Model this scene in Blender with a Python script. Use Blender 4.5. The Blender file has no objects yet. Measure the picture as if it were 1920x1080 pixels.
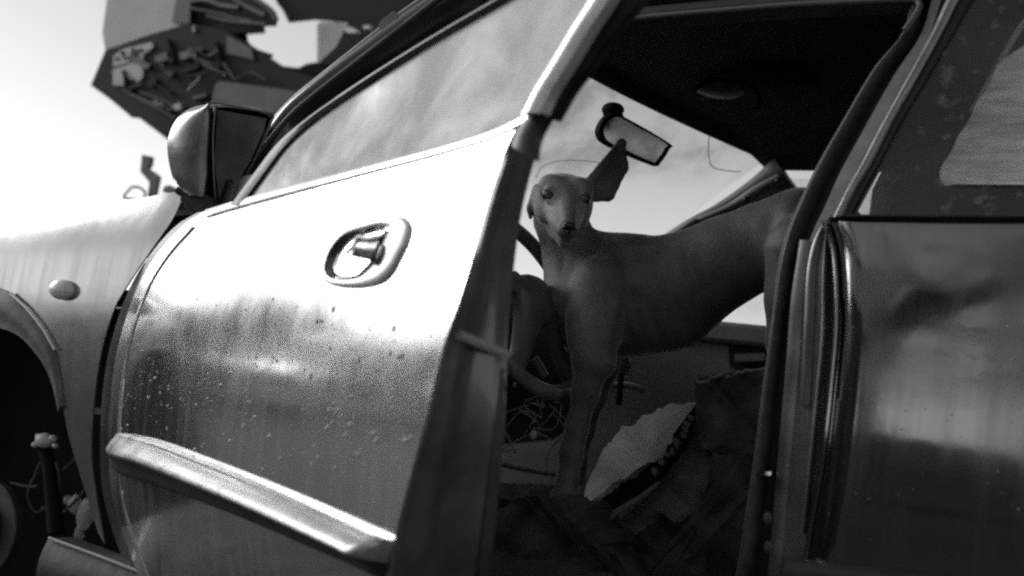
import bpy, bmesh, math, random
import numpy as np
from mathutils import Vector, Matrix
random.seed(7); rng = np.random.default_rng(7)
S = bpy.context.scene
COL = S.collection
# ------------------------------------------------------------------ camera
YAW, PITCH, ROLL, FPX = 1.0206, .0877, .1436, 2399.4
CP = np.array([1.585, -1.4463, .6658])
FW = np.array([-math.cos(YAW)*math.cos(PITCH), math.sin(YAW)*math.cos(PITCH), math.sin(PITCH)])
_r = np.cross(FW, [0, 0, 1]); _r /= np.linalg.norm(_r); _u = np.cross(_r, FW)
RT = math.cos(ROLL)*_r + math.sin(ROLL)*_u
UP = -math.sin(ROLL)*_r + math.cos(ROLL)*_u
cd = bpy.data.cameras.new('camera'); co = bpy.data.objects.new('camera', cd); COL.objects.link(co)
cd.sensor_width = 36; cd.lens = FPX/1920*36; cd.clip_start = .02; cd.clip_end = 3000
M = Matrix(((RT[0], UP[0], -FW[0], CP[0]), (RT[1], UP[1], -FW[1], CP[1]), (RT[2], UP[2], -FW[2], CP[2]), (0, 0, 0, 1)))
co.matrix_world = M
cd.dof.use_dof = True; cd.dof.focus_distance = 1.95; cd.dof.aperture_fstop = 4.5
S.camera = co
# ------------------------------------------------------------------ world and sun
SUN_AZ = math.radians(-5)          # measured from straight ahead of the car towards its far side
SUN_EL = math.radians(21)
sdir = Vector((-math.cos(SUN_AZ)*math.cos(SUN_EL), math.sin(SUN_AZ)*math.cos(SUN_EL), math.sin(SUN_EL)))
W = bpy.data.worlds.new('World'); S.world = W; W.use_nodes = True
nt = W.node_tree; nt.nodes.clear()
sky = nt.nodes.new('ShaderNodeTexSky'); sky.sky_type = 'NISHITA'; sky.sun_disc = False
sky.sun_elevation = SUN_EL; sky.sun_rotation = math.atan2(sdir.x, sdir.y)
sky.air_density = 1.0; sky.dust_density = .4; sky.ozone_density = 1.0
bw = nt.nodes.new('ShaderNodeRGBToBW'); bg = nt.nodes.new('ShaderNodeBackground'); wo = nt.nodes.new('ShaderNodeOutputWorld')
nt.links.new(sky.outputs[0], bw.inputs[0]); nt.links.new(bw.outputs[0], bg.inputs[0]); nt.links.new(bg.outputs[0], wo.inputs[0])
bg.inputs[1].default_value = .115
sl = bpy.data.lights.new('sun', 'SUN'); sl.energy = 1.4; sl.angle = math.radians(30); sl.color = (1, 1, 1)
so = bpy.data.objects.new('sun', sl); COL.objects.link(so)
so.rotation_euler = sdir.to_track_quat('Z', 'Y').to_euler(); so.location = (0, 0, 6)
S.view_settings.view_transform = 'Standard'; S.view_settings.look = 'None'
S.view_settings.exposure = .52; S.view_settings.gamma = 1; S.view_settings.use_curve_mapping = False
S.cycles.use_denoising = False; S.cycles.filter_width = 2.3; S.cycles.use_adaptive_sampling = False; S.cycles.max_bounces = 8; S.cycles.transparent_max_bounces = 16

# ------------------------------------------------------------------ rays through the lens onto real surfaces
def ray(x, y): return FW*FPX + RT*(x-960) - UP*(y-540)
def atY(x, y, yy): d = ray(x, y); return CP + d*(yy-CP[1])/d[1]
def atZ(x, y, zz): d = ray(x, y); return CP + d*(zz-CP[2])/d[2]
def atX(x, y, xx): d = ray(x, y); return CP + d*(xx-CP[0])/d[0]
def solve(x, y, g, t0=.0003, t1=.0012):
    """first crossing of g(point)=0 along the ray"""
    d = ray(x, y)
    a, b = t0, t1; ga, gb = g(CP+d*a), g(CP+d*b)
    for _ in range(25):
        if abs(gb-ga) < 1e-12: break
        c = b - gb*(b-a)/(gb-ga)
        a, ga, b, gb = b, gb, c, g(CP+d*c)
        if abs(gb) < 1e-6: break
    return CP+d*b
def side(z):      # body side section: how far the skin lies in from the widest line
    if z > .93: return .0185 + .28*(z-.93)
    if z < .50: return .014+.25*(.5-z)
    return .35*(z-.70)**2
def body(off=0., k=1.): return lambda x, y: solve(x, y, lambda p: p[1]-side(p[2])*k-off, .0006, .0008)
def fside(p):
    v = .02*max(0, -p[0])**1.5
    z = p[2]+.10*max(0, -p[0])
    v += .35*(z-.77)**2
    if z > .82: v += 2.6*(z-.82)**2
    return v
def fend(off=0.): return lambda x, y: solve(x, y, lambda p: p[1]-fside(p)-off, .0006, .0008)
TH = math.radians(27.81); DU = np.array([math.cos(TH), -math.sin(TH), 0.]); DN = np.array([-math.sin(TH), -math.cos(TH), 0.])
DO = np.array([0, -.02, 0.])
def dside(z):
    if z > .935: return -.02874 - .26*(z-.935)
    if z < .52: return -.00745-.28*(.52-z)
    return -.38*(z-.66)**2
def door(off=0.): return lambda x, y: solve(x, y, lambda p: (p-DO)@DN - dside(p[2]) - off, .0003, .0006)

# ------------------------------------------------------------------ object helpers
def link(o, parent=None):
    COL.objects.link(o)
    if parent is not None: o.parent = parent
    return o
def rootpos(o):
    while o is not None and o.parent is not None: o = o.parent
    return np.array(o.location) if o is not None else np.zeros(3)
def thing(name, label, cat, loc, group=None):
    o = bpy.data.objects.new(name, None); o.location = loc; o.empty_display_size = .1; link(o)
    o['label'] = label; o['category'] = cat
    if group: o['group'] = group
    return o
def mesh(name, V, Fc, m, parent=None, smooth=35, kind=None, label=None, cat=None, group=None, origin=None):
    off = rootpos(parent) if parent is not None else (np.array(origin) if origin is not None else np.zeros(3))
    V = np.asarray(V, float)-off
    me = bpy.data.meshes.new(name); me.from_pydata([tuple(v) for v in V], [], [tuple(f) for f in Fc])
    bm = bmesh.new(); bm.from_mesh(me); bmesh.ops.recalc_face_normals(bm, faces=bm.faces); bm.to_mesh(me); bm.free()
    if smooth:
        me.polygons.foreach_set('use_smooth', [True]*len(me.polygons)); me.set_sharp_from_angle(angle=math.radians(smooth))
    me.materials.append(m)
    o = bpy.data.objects.new(name, me)
    if parent is None and origin is not None: o.location = origin
    link(o, parent)
    if kind: o['kind'] = kind
    if label: o['label'] = label
    if cat: o['category'] = cat
    if group: o['group'] = group
    return o
def bevel(o, w=.003, seg=2):
    md = o.modifiers.new('bevel', 'BEVEL'); md.width = w; md.segments = seg; md.limit_method = 'ANGLE'; md.angle_limit = .6
    return o
def resample(P, n, curve=True):
    P = np.asarray(P, float)
    if curve and len(P) > 2:      # catmull-rom
        Q = np.vstack([2*P[0]-P[1], P, 2*P[-1]-P[-2]]); out = []
        for i in range(1, len(Q)-2):
            for t in np.linspace(0, 1, 12, endpoint=False):
                a, b, c, d = Q[i-1:i+3]
                out.append(.5*((2*b)+(-a+c)*t+(2*a-5*b+4*c-d)*t*t+(-a+3*b-3*c+d)*t**3))
        out.append(P[-1]); P = np.array(out)
    L = np.r_[0, np.cumsum(np.linalg.norm(np.diff(P, axis=0), axis=1))]
    s = np.linspace(0, L[-1], n)
    return np.column_stack([np.interp(s, L, P[:, i]) for i in range(P.shape[1])])
def grid_solid(G, vec):
    """G: n x m x 3 front points; vec: offset to the back skin (3,) or (n,m,3)"""
    G = np.asarray(G, float); n, m = G.shape[:2]
    B = G+np.asarray(vec)
    V = np.vstack([G.reshape(-1, 3), B.reshape(-1, 3)]); N = n*m; Fc = []
    for i in range(n-1):
        for j in range(m-1):
            a, b, c, d = i*m+j, i*m+j+1, (i+1)*m+j+1, (i+1)*m+j
            Fc.append((a, b, c, d)); Fc.append((N+d, N+c, N+b, N+a))
    for i in range(n-1):
        for j in (0, m-1):
            a, b = i*m+j, (i+1)*m+j
            Fc.append((a, b, N+b, N+a))
    for j in range(m-1):
        for i in (0, n-1):
            a, b = i*m+j, i*m+j+1
            Fc.append((a, N+a, N+b, b))
    return V, Fc
def ruled(A, B, n, m, proj, curve=True, bulge=None):
    A = resample(A, n, curve); B = resample(B, n, curve); T = np.linspace(0, 1, m)
    G = np.zeros((n, m, 3))
    for i in range(n):
        for j, t in enumerate(T):
            q = A[i]*(1-t)+B[i]*t
            G[i, j] = proj(q[0], q[1])
            if bulge is not None: G[i, j] += bulge(i/(n-1), t)
    return G
def strip(name, A, B, proj, m, parent, vec=(0, .008, 0), n=40, k=5, curve=True, bulge=None, **kw):
    G = ruled(A, B, n, k, proj, curve, bulge); V, Fc = grid_solid(G, vec)
    return mesh(name, V, Fc, m, parent, **kw)
def prism(name, poly, proj, vec, m, parent=None, smooth=0, **kw):
    F3 = [proj(*q) for q in poly]; n = len(poly)
    V = F3+[p+np.array(vec) for p in F3]
    Fc = [tuple(range(n)), tuple(range(2*n-1, n-1, -1))]+[(i, (i+1) % n, n+(i+1) % n, n+i) for i in range(n)]
    return mesh(name, V, Fc, m, parent, smooth=smooth, **kw)
def tube_data(P, r, k=8, cap=True):
    P = np.asarray(P, float); n = len(P); r = np.broadcast_to(np.asarray(r, float), (n,)); V = []; Fc = []
    T = np.gradient(P, axis=0); T /= np.linalg.norm(T, axis=1)[:, None]+1e-9
    ref = np.array([.13, .31, .94]); a = np.cross(T[0], ref); a /= np.linalg.norm(a)
    for i in range(n):
        a = a-T[i]*(a@T[i]); a /= np.linalg.norm(a); b = np.cross(T[i], a)
        for j in range(k):
            w = 2*math.pi*j/k; V.append(P[i]+r[i]*(math.cos(w)*a+math.sin(w)*b))
    for i in range(n-1):
        for j in range(k): Fc.append((i*k+j, i*k+(j+1) % k, (i+1)*k+(j+1) % k, (i+1)*k+j))
    if cap: Fc += [tuple(range(k-1, -1, -1)), tuple(range((n-1)*k, n*k))]
    return V, Fc
def tube(name, P, r, m, parent=None, k=10, n=None, **kw):
    if n: P = resample(P, n)
    V, Fc = tube_data(P, r, k); return mesh(name, V, Fc, m, parent, **kw)
def box_data(lo, hi):
    x0, y0, z0 = lo; x1, y1, z1 = hi
    V = [(x0, y0, z0), (x1, y0, z0), (x1, y1, z0), (x0, y1, z0), (x0, y0, z1), (x1, y0, z1), (x1, y1, z1), (x0, y1, z1)]
    return V, [(0, 3, 2, 1), (4, 5, 6, 7), (0, 1, 5, 4), (1, 2, 6, 5), (2, 3, 7, 6), (3, 0, 4, 7)]
def box(name, lo, hi, m, parent=None, bev=.004, **kw):
    V, Fc = box_data(lo, hi); o = mesh(name, V, Fc, m, parent, smooth=30, **kw)
    if bev: bevel(o, bev)
    return o
def ell_data(c, A, seg=20, rings=12):
    """A: 3x3 columns = semi axes"""
    V = []; Fc = []
    for i in range(rings+1):
        th = math.pi*i/rings
        for j in range(seg):
            ph = 2*math.pi*j/seg
            V.append(np.array(c)+A@np.array([math.sin(th)*math.cos(ph), math.sin(th)*math.sin(ph), math.cos(th)]))
    for i in range(rings):
        for j in range(seg): Fc.append((i*seg+j, i*seg+(j+1) % seg, (i+1)*seg+(j+1) % seg, (i+1)*seg+j))
    return V, Fc
def ellipsoid(name, c, r, m, parent=None, ax=None, **kw):
    A = np.diag(r) if ax is None else np.array(ax).T@np.diag(r)
    V, Fc = ell_data(c, A); return mesh(name, V, Fc, m, parent, smooth=80, **kw)
def merge(parts):
    V = []; Fc = []
    for v, f in parts:
        o = len(V); V += [tuple(p) for p in v]; Fc += [tuple(i+o for i in q) for q in f]
    return V, Fc

# ------------------------------------------------------------------ materials (all neutral: the photograph is black and white)
def mat(name, base=.2, rough=.5, metal=0., var=0., scale=8., bump=0., bscale=60., coat=0., spec=.5, stretch=None, sheen=0., dist=.002, rvar=0.):
    m = bpy.data.materials.new(name); m.use_nodes = True; n = m.node_tree; b = n.nodes['Principled BSDF']
    b.inputs['Base Color'].default_value = (base, base, base, 1); b.inputs['Roughness'].default_value = rough
    b.inputs['Metallic'].default_value = metal; b.inputs['Coat Weight'].default_value = coat; b.inputs['Coat Roughness'].default_value = .06
    b.inputs['Specular IOR Level'].default_value = spec; b.inputs['Sheen Weight'].default_value = sheen
    tc = n.nodes.new('ShaderNodeTexCoord'); mp = n.nodes.new('ShaderNodeMapping'); n.links.new(tc.outputs['Object'], mp.inputs[0])
    if stretch: mp.inputs['Scale'].default_value = stretch
    if var or rvar:
        t = n.nodes.new('ShaderNodeTexNoise'); t.inputs['Scale'].default_value = scale; t.inputs['Detail'].default_value = 6; t.inputs['Roughness'].default_value = .65
        n.links.new(mp.outputs[0], t.inputs[0])
        if var:
            r = n.nodes.new('ShaderNodeMapRange'); r.inputs[1].default_value = .3; r.inputs[2].default_value = .7
            r.inputs[3].default_value = base*(1-var); r.inputs[4].default_value = base*(1+var)
            n.links.new(t.outputs[0], r.inputs[0]); n.links.new(r.outputs[0], b.inputs['Base Color'])
        if rvar:
            r = n.nodes.new('ShaderNodeMapRange'); r.inputs[1].default_value = .3; r.inputs[2].default_value = .7
            r.inputs[3].default_value = max(.02, rough-rvar); r.inputs[4].default_value = rough+rvar
            n.links.new(t.outputs[0], r.inputs[0]); n.links.new(r.outputs[0], b.inputs['Roughness'])
    if bump:
        t = n.nodes.new('ShaderNodeTexNoise'); t.inputs['Scale'].default_value = bscale; t.inputs['Detail'].default_value = 5
        n.links.new(tc.outputs['Object'], t.inputs[0]); bp = n.nodes.new('ShaderNodeBump'); bp.inputs['Strength'].default_value = bump; bp.inputs['Distance'].default_value = dist
        n.links.new(t.outputs[0], bp.inputs['Height']); n.links.new(bp.outputs[0], b.inputs['Normal'])
    return m
def paint(name, base, metal, rough, dirt=.5, zmax=.75, base_dirt=.12):
    """weathered metallic car paint: fine speckle, rain runs in dried dust, clear coat"""
    m = bpy.data.materials.new(name); m.use_nodes = True; n = m.node_tree; L = n.links; b = n.nodes['Principled BSDF']
    b.inputs['Metallic'].default_value = metal; b.inputs['Coat Weight'].default_value = .5; b.inputs['Coat Roughness'].default_value = .10
    tc = n.nodes.new('ShaderNodeTexCoord')
    def noise(scale, st=(1, 1, 1), det=6, ro=.6):
        mp = n.nodes.new('ShaderNodeMapping'); mp.inputs['Scale'].default_value = st; L.new(tc.outputs['Object'], mp.inputs[0])
        t = n.nodes.new('ShaderNodeTexNoise'); t.inputs['Scale'].default_value = scale; t.inputs['Detail'].default_value = det; t.inputs['Roughness'].default_value = ro
        L.new(mp.outputs[0], t.inputs[0]); return t.outputs[0]
    def rng_(s, a, c, lo, hi):
        r = n.nodes.new('ShaderNodeMapRange'); r.inputs[1].default_value = a; r.inputs[2].default_value = c; r.inputs[3].default_value = lo; r.inputs[4].default_value = hi
        L.new(s, r.inputs[0]); return r.outputs[0]
    def mul(a, c, op='MULTIPLY'):
        q = n.nodes.new('ShaderNodeMath'); q.operation = op
        for i, v in enumerate((a, c)):
            if isinstance(v, (int, float)): q.inputs[i].default_value = v
            else: L.new(v, q.inputs[i])
        return q.outputs[0]
    runs = rng_(noise(38, (1, 1, .055), 5), .44, .66, 0, 1)
    spots = rng_(noise(95, (1, 1, 1), 4, .8), .58, .70, 0, 1)
    cloud = rng_(noise(5, (1, 1, 1), 6), .35, .7, .25, 1)
    d = mul(mul(mul(runs, .75), mul(spots, .5), 'MAXIMUM'), cloud)
    d = mul(d, dirt)
    mx = n.nodes.new('ShaderNodeMix'); mx.data_type = 'RGBA'
    mx.inputs[6].default_value = (base, base, base, 1); mx.inputs[7].default_value = (base_dirt, base_dirt, base_dirt, 1)
    L.new(d, mx.inputs[0]); L.new(mx.outputs[2], b.inputs['Base Color'])
    L.new(rng_(d, 0, 1, metal, 0), b.inputs['Metallic'])
    L.new(mul(rng_(noise(7), .3, .7, max(.03, rough-.05), rough+.05), mul(d, .35), 'ADD'), b.inputs['Roughness'])
    L.new(rng_(d, 0, .6, .6, .1), b.inputs['Coat Weight'])
    bp = n.nodes.new('ShaderNodeBump'); bp.inputs['Strength'].default_value = .25; bp.inputs['Distance'].default_value = .002
    L.new(mul(noise(9, (1, 1, 1), 2), mul(noise(240, (1, 1, 1), 2), .03), 'ADD'), bp.inputs['Height']); L.new(bp.outputs[0], b.inputs['Normal'])
    return m
PAINT = paint('dusty_metallic_paint', .74, .95, .13, dirt=.16, base_dirt=.06)  # copy of the car paint, base lightened for the bright open door
PAINT_R = paint('dark_wet_paint', .25, .95, .09, dirt=.4, base_dirt=.06)  # same car paint, base darkened for the dim reflections at the rear
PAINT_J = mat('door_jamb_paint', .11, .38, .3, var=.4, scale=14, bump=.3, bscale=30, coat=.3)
TRIM = mat('weathered_moulding', .30, .34, .3, var=.25, scale=22, bump=.3, bscale=180, coat=.2, rvar=.1)
TRIM_D = mat('moulding_lower_face', .035, .5, 0, var=.4, scale=18, bump=.3, bscale=150)  # same moulding, shade of the down-facing side put into its colour
RUB = mat('black_rubber', .018, .45, 0, var=.5, scale=20, bump=.2, bscale=120)
RUB_G = mat('dusty_rubber', .075, .5, 0, var=.5, scale=30, bump=.5, bscale=90)
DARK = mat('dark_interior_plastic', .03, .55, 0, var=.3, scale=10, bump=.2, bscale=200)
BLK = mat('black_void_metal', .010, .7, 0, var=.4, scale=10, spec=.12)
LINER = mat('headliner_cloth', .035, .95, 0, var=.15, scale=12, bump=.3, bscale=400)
CARD = mat('grey_door_card_vinyl', .13, .6, 0, var=.15, scale=10, bump=.3, bscale=260)
SEAT = mat('torn_seat_cloth', .13, .95, 0, var=.4, scale=30, bump=.8, bscale=120, sheen=.3, dist=.004)
SEAT_D = mat('dark_seat_cloth', .055, .95, 0, var=.5, scale=25, bump=.8, bscale=100, dist=.004)
PALE = mat('pale_worn_vinyl', .6, .42, 0, var=.35, scale=9, bump=.6, bscale=24, dist=.006)
STEEL = mat('bare_dull_steel', .35, .45, .8, var=.3, scale=20, bump=.3, bscale=60)
LIGHTP = mat('light_grey_panel', .50, .55, 0, var=.12, scale=6, bump=.2, bscale=30)
MACH = mat('sooty_dark_metal', .010, .7, 0, spec=.25, var=.5, scale=5, bump=.4, bscale=22)
MACH2 = mat('dull_grey_metal', .10, .6, 0, var=.35, scale=8, bump=.3, bscale=30)
WHITEP = mat('chalky_white_plastic', .62, .5, 0, var=.15, scale=12)
CHROME = mat('scratched_chrome', .6, .18, 1, rvar=.1, scale=30)
MIRR = mat('mirror_silver', .28, .12, .9, var=.4, rvar=.08, scale=14)
BARK = mat('rough_bark', .09, .9, 0, var=.4, scale=9, bump=.8, bscale=16, dist=.03)
LEAF = mat('leaf_surface', .07, .6, 0, var=.4, scale=2)
DIRT = mat('bare_dirt_ground', .035, .9, 0, var=.45, scale=1.3, bump=.7, bscale=14, dist=.05)
DIRT.node_tree.nodes['Principled BSDF'].inputs['Specular IOR Level'].default_value = .2

def dusty_glass(name, dust=.3, tint=.9, dcol=.8, seed=0., refl_rough=.03, contrast=(.35, .7), scale=4., grad=None, sky_fleck=0.):
    """clear pane (mirror-like by its Fresnel) under an uneven film of dust that lets light through"""
    m = bpy.data.materials.new(name); m.use_nodes = True; n = m.node_tree; L = n.links; n.nodes.clear()
    out = n.nodes.new('ShaderNodeOutputMaterial')
    tr = n.nodes.new('ShaderNodeBsdfTransparent'); tr.inputs[0].default_value = (tint, tint, tint, 1)
    gl = n.nodes.new('ShaderNodeBsdfGlossy'); gl.inputs['Roughness'].default_value = refl_rough; gl.inputs[0].default_value = (1, 1, 1, 1)
    fr = n.nodes.new('ShaderNodeFresnel'); ge = n.nodes.new('ShaderNodeNewGeometry'); io = n.nodes.new('ShaderNodeMapRange'); io.inputs[3].default_value = 1.45; io.inputs[4].default_value = 1/1.45
    L.new(ge.outputs['Backfacing'], io.inputs[0]); L.new(io.outputs[0], fr.inputs[0])
    g = n.nodes.new('ShaderNodeMixShader'); L.new(fr.outputs[0], g.inputs[0]); L.new(tr.outputs[0], g.inputs[1]); L.new(gl.outputs[0], g.inputs[2])
    tl = n.nodes.new('ShaderNodeBsdfTranslucent'); tl.inputs[0].default_value = (dcol,)*3+(1,)
    df = n.nodes.new('ShaderNodeBsdfDiffuse'); df.inputs[0].default_value = (dcol,)*3+(1,)
    dd = n.nodes.new('ShaderNodeMixShader'); dd.inputs[0].default_value = .5; L.new(tl.outputs[0], dd.inputs[1]); L.new(df.outputs[0], dd.inputs[2])
    tc = n.nodes.new('ShaderNodeTexCoord'); mp = n.nodes.new('ShaderNodeMapping'); mp.inputs['Location'].default_value = (seed, seed*.7, 0); L.new(tc.outputs['Object'], mp.inputs[0])
    t = n.nodes.new('ShaderNodeTexNoise'); t.inputs['Scale'].default_value = scale; t.inputs['Detail'].default_value = 7; t.inputs['Roughness'].default_value = .6; t.inputs['Distortion'].default_value = .4
    L.new(mp.outputs[0], t.inputs[0])
    r = n.nodes.new('ShaderNodeMapRange'); r.interpolation_type = 'SMOOTHSTEP'; r.inputs[1].default_value, r.inputs[2].default_value = contrast
    r.inputs[3].default_value = dust*.25; r.inputs[4].default_value = min(1, dust*1.5)
    L.new(t.outputs[0], r.inputs[0]); fac = r.outputs[0]
    if grad:       # where on the pane the film lies: (axis vector, lo, hi)
        ax, lo, hi = grad
        vm = n.nodes.new('ShaderNodeVectorMath'); vm.operation = 'DOT_PRODUCT'; vm.inputs[1].default_value = ax; L.new(tc.outputs['Object'], vm.inputs[0])
        q = n.nodes.new('ShaderNodeMapRange'); q.interpolation_type = 'SMOOTHSTEP'; q.inputs[1].default_value = lo; q.inputs[2].default_value = hi
        L.new(vm.outputs['Value'], q.inputs[0]); mm = n.nodes.new('ShaderNodeMath'); mm.operation = 'MULTIPLY'
        L.new(fac, mm.inputs[0]); L.new(q.outputs[0], mm.inputs[1]); fac = mm.outputs[0]
    if sky_fleck:  # pale flecks painted in for sky reflected through foliage
        t2 = n.nodes.new('ShaderNodeTexNoise'); t2.inputs['Scale'].default_value = 60; t2.inputs['Detail'].default_value = 4; L.new(tc.outputs['Object'], t2.inputs[0])
        r2 = n.nodes.new('ShaderNodeMapRange'); r2.inputs[1].default_value = .56; r2.inputs[2].default_value = .7; r2.inputs[4].default_value = sky_fleck; L.new(t2.outputs[0], r2.inputs[0])
        mm = n.nodes.new('ShaderNodeMath'); mm.operation = 'MAXIMUM'; L.new(fac, mm.inputs[0]); L.new(r2.outputs[0], mm.inputs[1]); fac = mm.outputs[0]
    f = n.nodes.new('ShaderNodeMixShader'); L.new(fac, f.inputs[0]); L.new(g.outputs[0], f.inputs[1]); L.new(dd.outputs[0], f.inputs[2]); L.new(f.outputs[0], out.inputs[0])
    return m
GLASS_D = dusty_glass('door_window_glass', dust=.62, tint=.6, dcol=.75, seed=3, refl_rough=.40, scale=6, contrast=(.28, .66))
GLASS_W = dusty_glass('windshield_glass', dust=.34, tint=.98, dcol=.62, seed=1, scale=6, contrast=(.38, .62), grad=((0, -.35, 1), 1.02, 1.13))
GLASS_R = dusty_glass('rear_window_glass', dust=.05, tint=.93, dcol=.4, seed=8, scale=7, sky_fleck=.4)
GLASS_F = dusty_glass('far_window_glass', dust=.1, tint=.95, dcol=.5, seed=5, scale=7)

# ------------------------------------------------------------------ setting
V, Fc = [], []
n = 60
for i in range(n+1):
    for j in range(n+1):
        u = (i/n*2-1); v = (j/n*2-1); x = u*abs(u)**2*900; y = v*abs(v)**2*900
        V.append((x, y, (.03*math.sin(x*.9)*math.cos(y*.7) if math.hypot(x, y) > 3 else 0)))
for i in range(n):
    for j in range(n): Fc.append((i*(n+1)+j, (i+1)*(n+1)+j, (i+1)*(n+1)+j+1, i*(n+1)+j+1))
mesh('ground', V, Fc, DIRT, None, smooth=60, kind='structure')

# ------------------------------------------------------------------ the car
ROOT = (.9, .7, 0)
car = thing('parked_car', 'dark metallic old car with its front door swung open and a dog inside', 'car', ROOT)
# ---- open front door
DL = [(385, 395), (345, 420), (300, 470), (262, 530), (235, 600), (215, 680), (205, 780), (206, 900), (225, 985), (262, 1085), (300, 1180)]
DR = [(988, 214), (955, 262), (930, 330), (905, 410), (880, 500), (858, 570), (828, 660), (800, 780), (770, 890), (742, 1000), (728, 1085), (715, 1200)]
def rows_between(Lp, Rp, topc, n, m, proj):
    """n rows from the belt (curve topc) down, m columns from Lp to Rp"""
    Lr = resample(Lp, n); Rr = resample(Rp, n); Tc = resample(topc, m)
    lin = np.array([Lr[0]*(1-t)+Rr[0]*t for t in np.linspace(0, 1, m)]); dev = Tc-lin
    G = np.zeros((n, m, 3))
    for i in range(n):
        k = (1-i/(n-1))**3
        for j, t in enumerate(np.linspace(0, 1, m)):
            q = Lr[i]*(1-t)+Rr[i]*t+dev[j]*k
            G[i, j] = proj(q[0], q[1])
    return G
BELT = [(385, 395), (450, 376), (560, 346), (690, 312), (840, 272), (930, 242), (988, 214)]
G = rows_between(DL, DR, BELT, 60, 60, door())
V, Fc = grid_solid(G, -DN*.004)
front_door = mesh('front_door', V, Fc, PAINT, car, smooth=40, label='open front door with rain spots on bright dusty paint')
# belt crease: raised lip along the window sill of the door
strip('window_sill', [(x, y-2) for x, y in BELT], [(x+3, y+12) for x, y in BELT], door(.0015), PAINT, front_door, vec=-DN*.006, n=50, k=4,
      bulge=lambda s, t: DN*.0015*math.sin(math.pi*t))
# shut face of the door (its end) and the inner shell
DI = [(1024, 212), (1014, 255), (999, 305), (982, 370), (971, 430), (960, 520), (954, 580), (950, 640), (948, 700), (944, 800), (936, 900), (925, 1000), (915, 1085), (905, 1200)]
def door_in(off): return lambda x, y: solve(x, y, lambda p: (p-DO)@DN - dside(p[2]) + off, .0003, .0006)
def endface():
    A = resample(DR, 60); B = resample(DI, 60); G = np.zeros((60, 13, 3))
    for i in range(60):
        a = door()(*A[i]); zz = a[2]; th = .058+.035*min(1, max(0, (.93-zz)/.35))
        b = door_in(th)(*B[i])
        for j, t in enumerate(np.linspace(0, 1, 13)):
            p = a*(1-t)+b*t
            rec = -.006*math.exp(-((t-.12)/.05)**2) + .004*math.sin(t*9)*(1 if t > .1 else 0)
            if .35 < t < .95: rec -= .004
            G[i, j] = p+DU*rec
    return G
G = endface(); V, Fc = grid_solid(G, -DU*.003)
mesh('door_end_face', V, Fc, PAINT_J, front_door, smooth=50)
G2 = np.zeros((30, 20, 3)); E_ = resample(G[:, -1], 30, False)
for i in range(30):
    for j, t in enumerate(np.linspace(0, 1, 20)):
        G2[i, j] = E_[i]-DU*(float((E_[i]-DO)@DU)*t*.94)
V, Fc = grid_solid(G2, DN*.012)
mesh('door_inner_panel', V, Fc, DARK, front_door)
# ledge on the end face
a = door_in(.012)(856, 628); b = door_in(.085)(946, 667)
tube('door_card_edge', [a+DU*.004, (a+b)/2+DU*.006, b+DU*.004], [.0045, .005, .0045], mat('worn_door_card_edge', .30, .4, 0, var=.2), front_door, k=10)  # ledge coloured lighter, as its top would catch light
# door moulding: bright slanted upper face, underside coloured dark as shade, rounded front end
MT = [(214, 822), (232, 812), (300, 828), (400, 866), (500, 906), (600, 949), (680, 985), (738, 1012)]
MB = [(206, 862), (222, 888), (290, 908), (390, 946), (490, 986), (590, 1030), (665, 1062), (722, 1090)]
NM, KM = 80, 15
A = resample(MT, NM); B = resample(MB, NM); G = np.zeros((NM, KM, 3)); pd = door()
prof = [(0, 0), (.02, .010), (.07, .013), (.12, .0135), (.16, .017), (.25, .024), (.35, .029), (.44, .033), (.50, .034), (.56, .031), (.64, .022), (.75, .014), (.86, .010), (.95, .007), (1, 0)]
for i in range(NM):
    e = min(1, (i/(NM-1))*9)**.5 * min(1, (NM-1-i)/2.5)**.5
    for j, (t, h) in enumerate(prof):
        p = pd(*(A[i]*(1-t)+B[i]*t)); G[i, j] = p+DN*h*e*1.0
V, Fc = grid_solid(G[:, :10], -DN*.003); mo = mesh('side_moulding', V, Fc, TRIM, front_door, smooth=38)
V, Fc = grid_solid(G[:, 9:], -DN*.003); mesh('moulding_underside', V, Fc, TRIM_D, mo, smooth=38)
# handle: rounded surround ring, recess bowl, flap, lock barrel
HO = [(760, 408), (772, 425), (766, 455), (752, 485), (735, 515), (712, 533), (672, 540), (628, 536), (612, 520), (616, 490), (630, 455), (660, 428), (700, 413), (735, 406)]
HI = [(731, 428), (733, 434), (724, 452), (716, 470), (706, 492), (694, 506), (676, 520), (634, 522), (620, 510), (622, 490), (632, 468), (654, 444), (690, 432), (715, 426)]
def closed(P, n):
    P = np.asarray(P, float); m = len(P); out = []
    for i in range(n):
        s = i*m/n; k = int(s); t = s-k; a, b, c, d = P[(k-1) % m], P[k % m], P[(k+1) % m], P[(k+2) % m]
        out.append(.5*((2*b)+(-a+c)*t+(2*a-5*b+4*c-d)*t*t+(-a+3*b-3*c+d)*t**3))
    return np.array(out)
NR = 56; O_ = closed(HO, NR); I_ = closed(HI, NR)
ring = []
for t, h in ((-.03, -.002), (0, .002), (.1, .0050), (.3, .0062), (.7, .0062), (.92, .0045), (1, .001), (1.02, -.012)):
    ring.append([pd(*(O_[i]*(1-t)+I_[i]*t))+DN*h for i in range(NR)])
V = [p for r in ring for p in r]; K = len(ring)
Fc = [(k*NR+i, k*NR+(i+1) % NR, (k+1)*NR+(i+1) % NR, (k+1)*NR+i) for k in range(K-1) for i in range(NR)]
HAND = mat('handle_surround_paint', .72, .4, .3, var=.08, scale=30, bump=.15, bscale=100, coat=.5)
handle = mesh('door_handle', V, Fc, HAND, front_door, smooth=60)
cen = I_.mean(0); bowl = []
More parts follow.
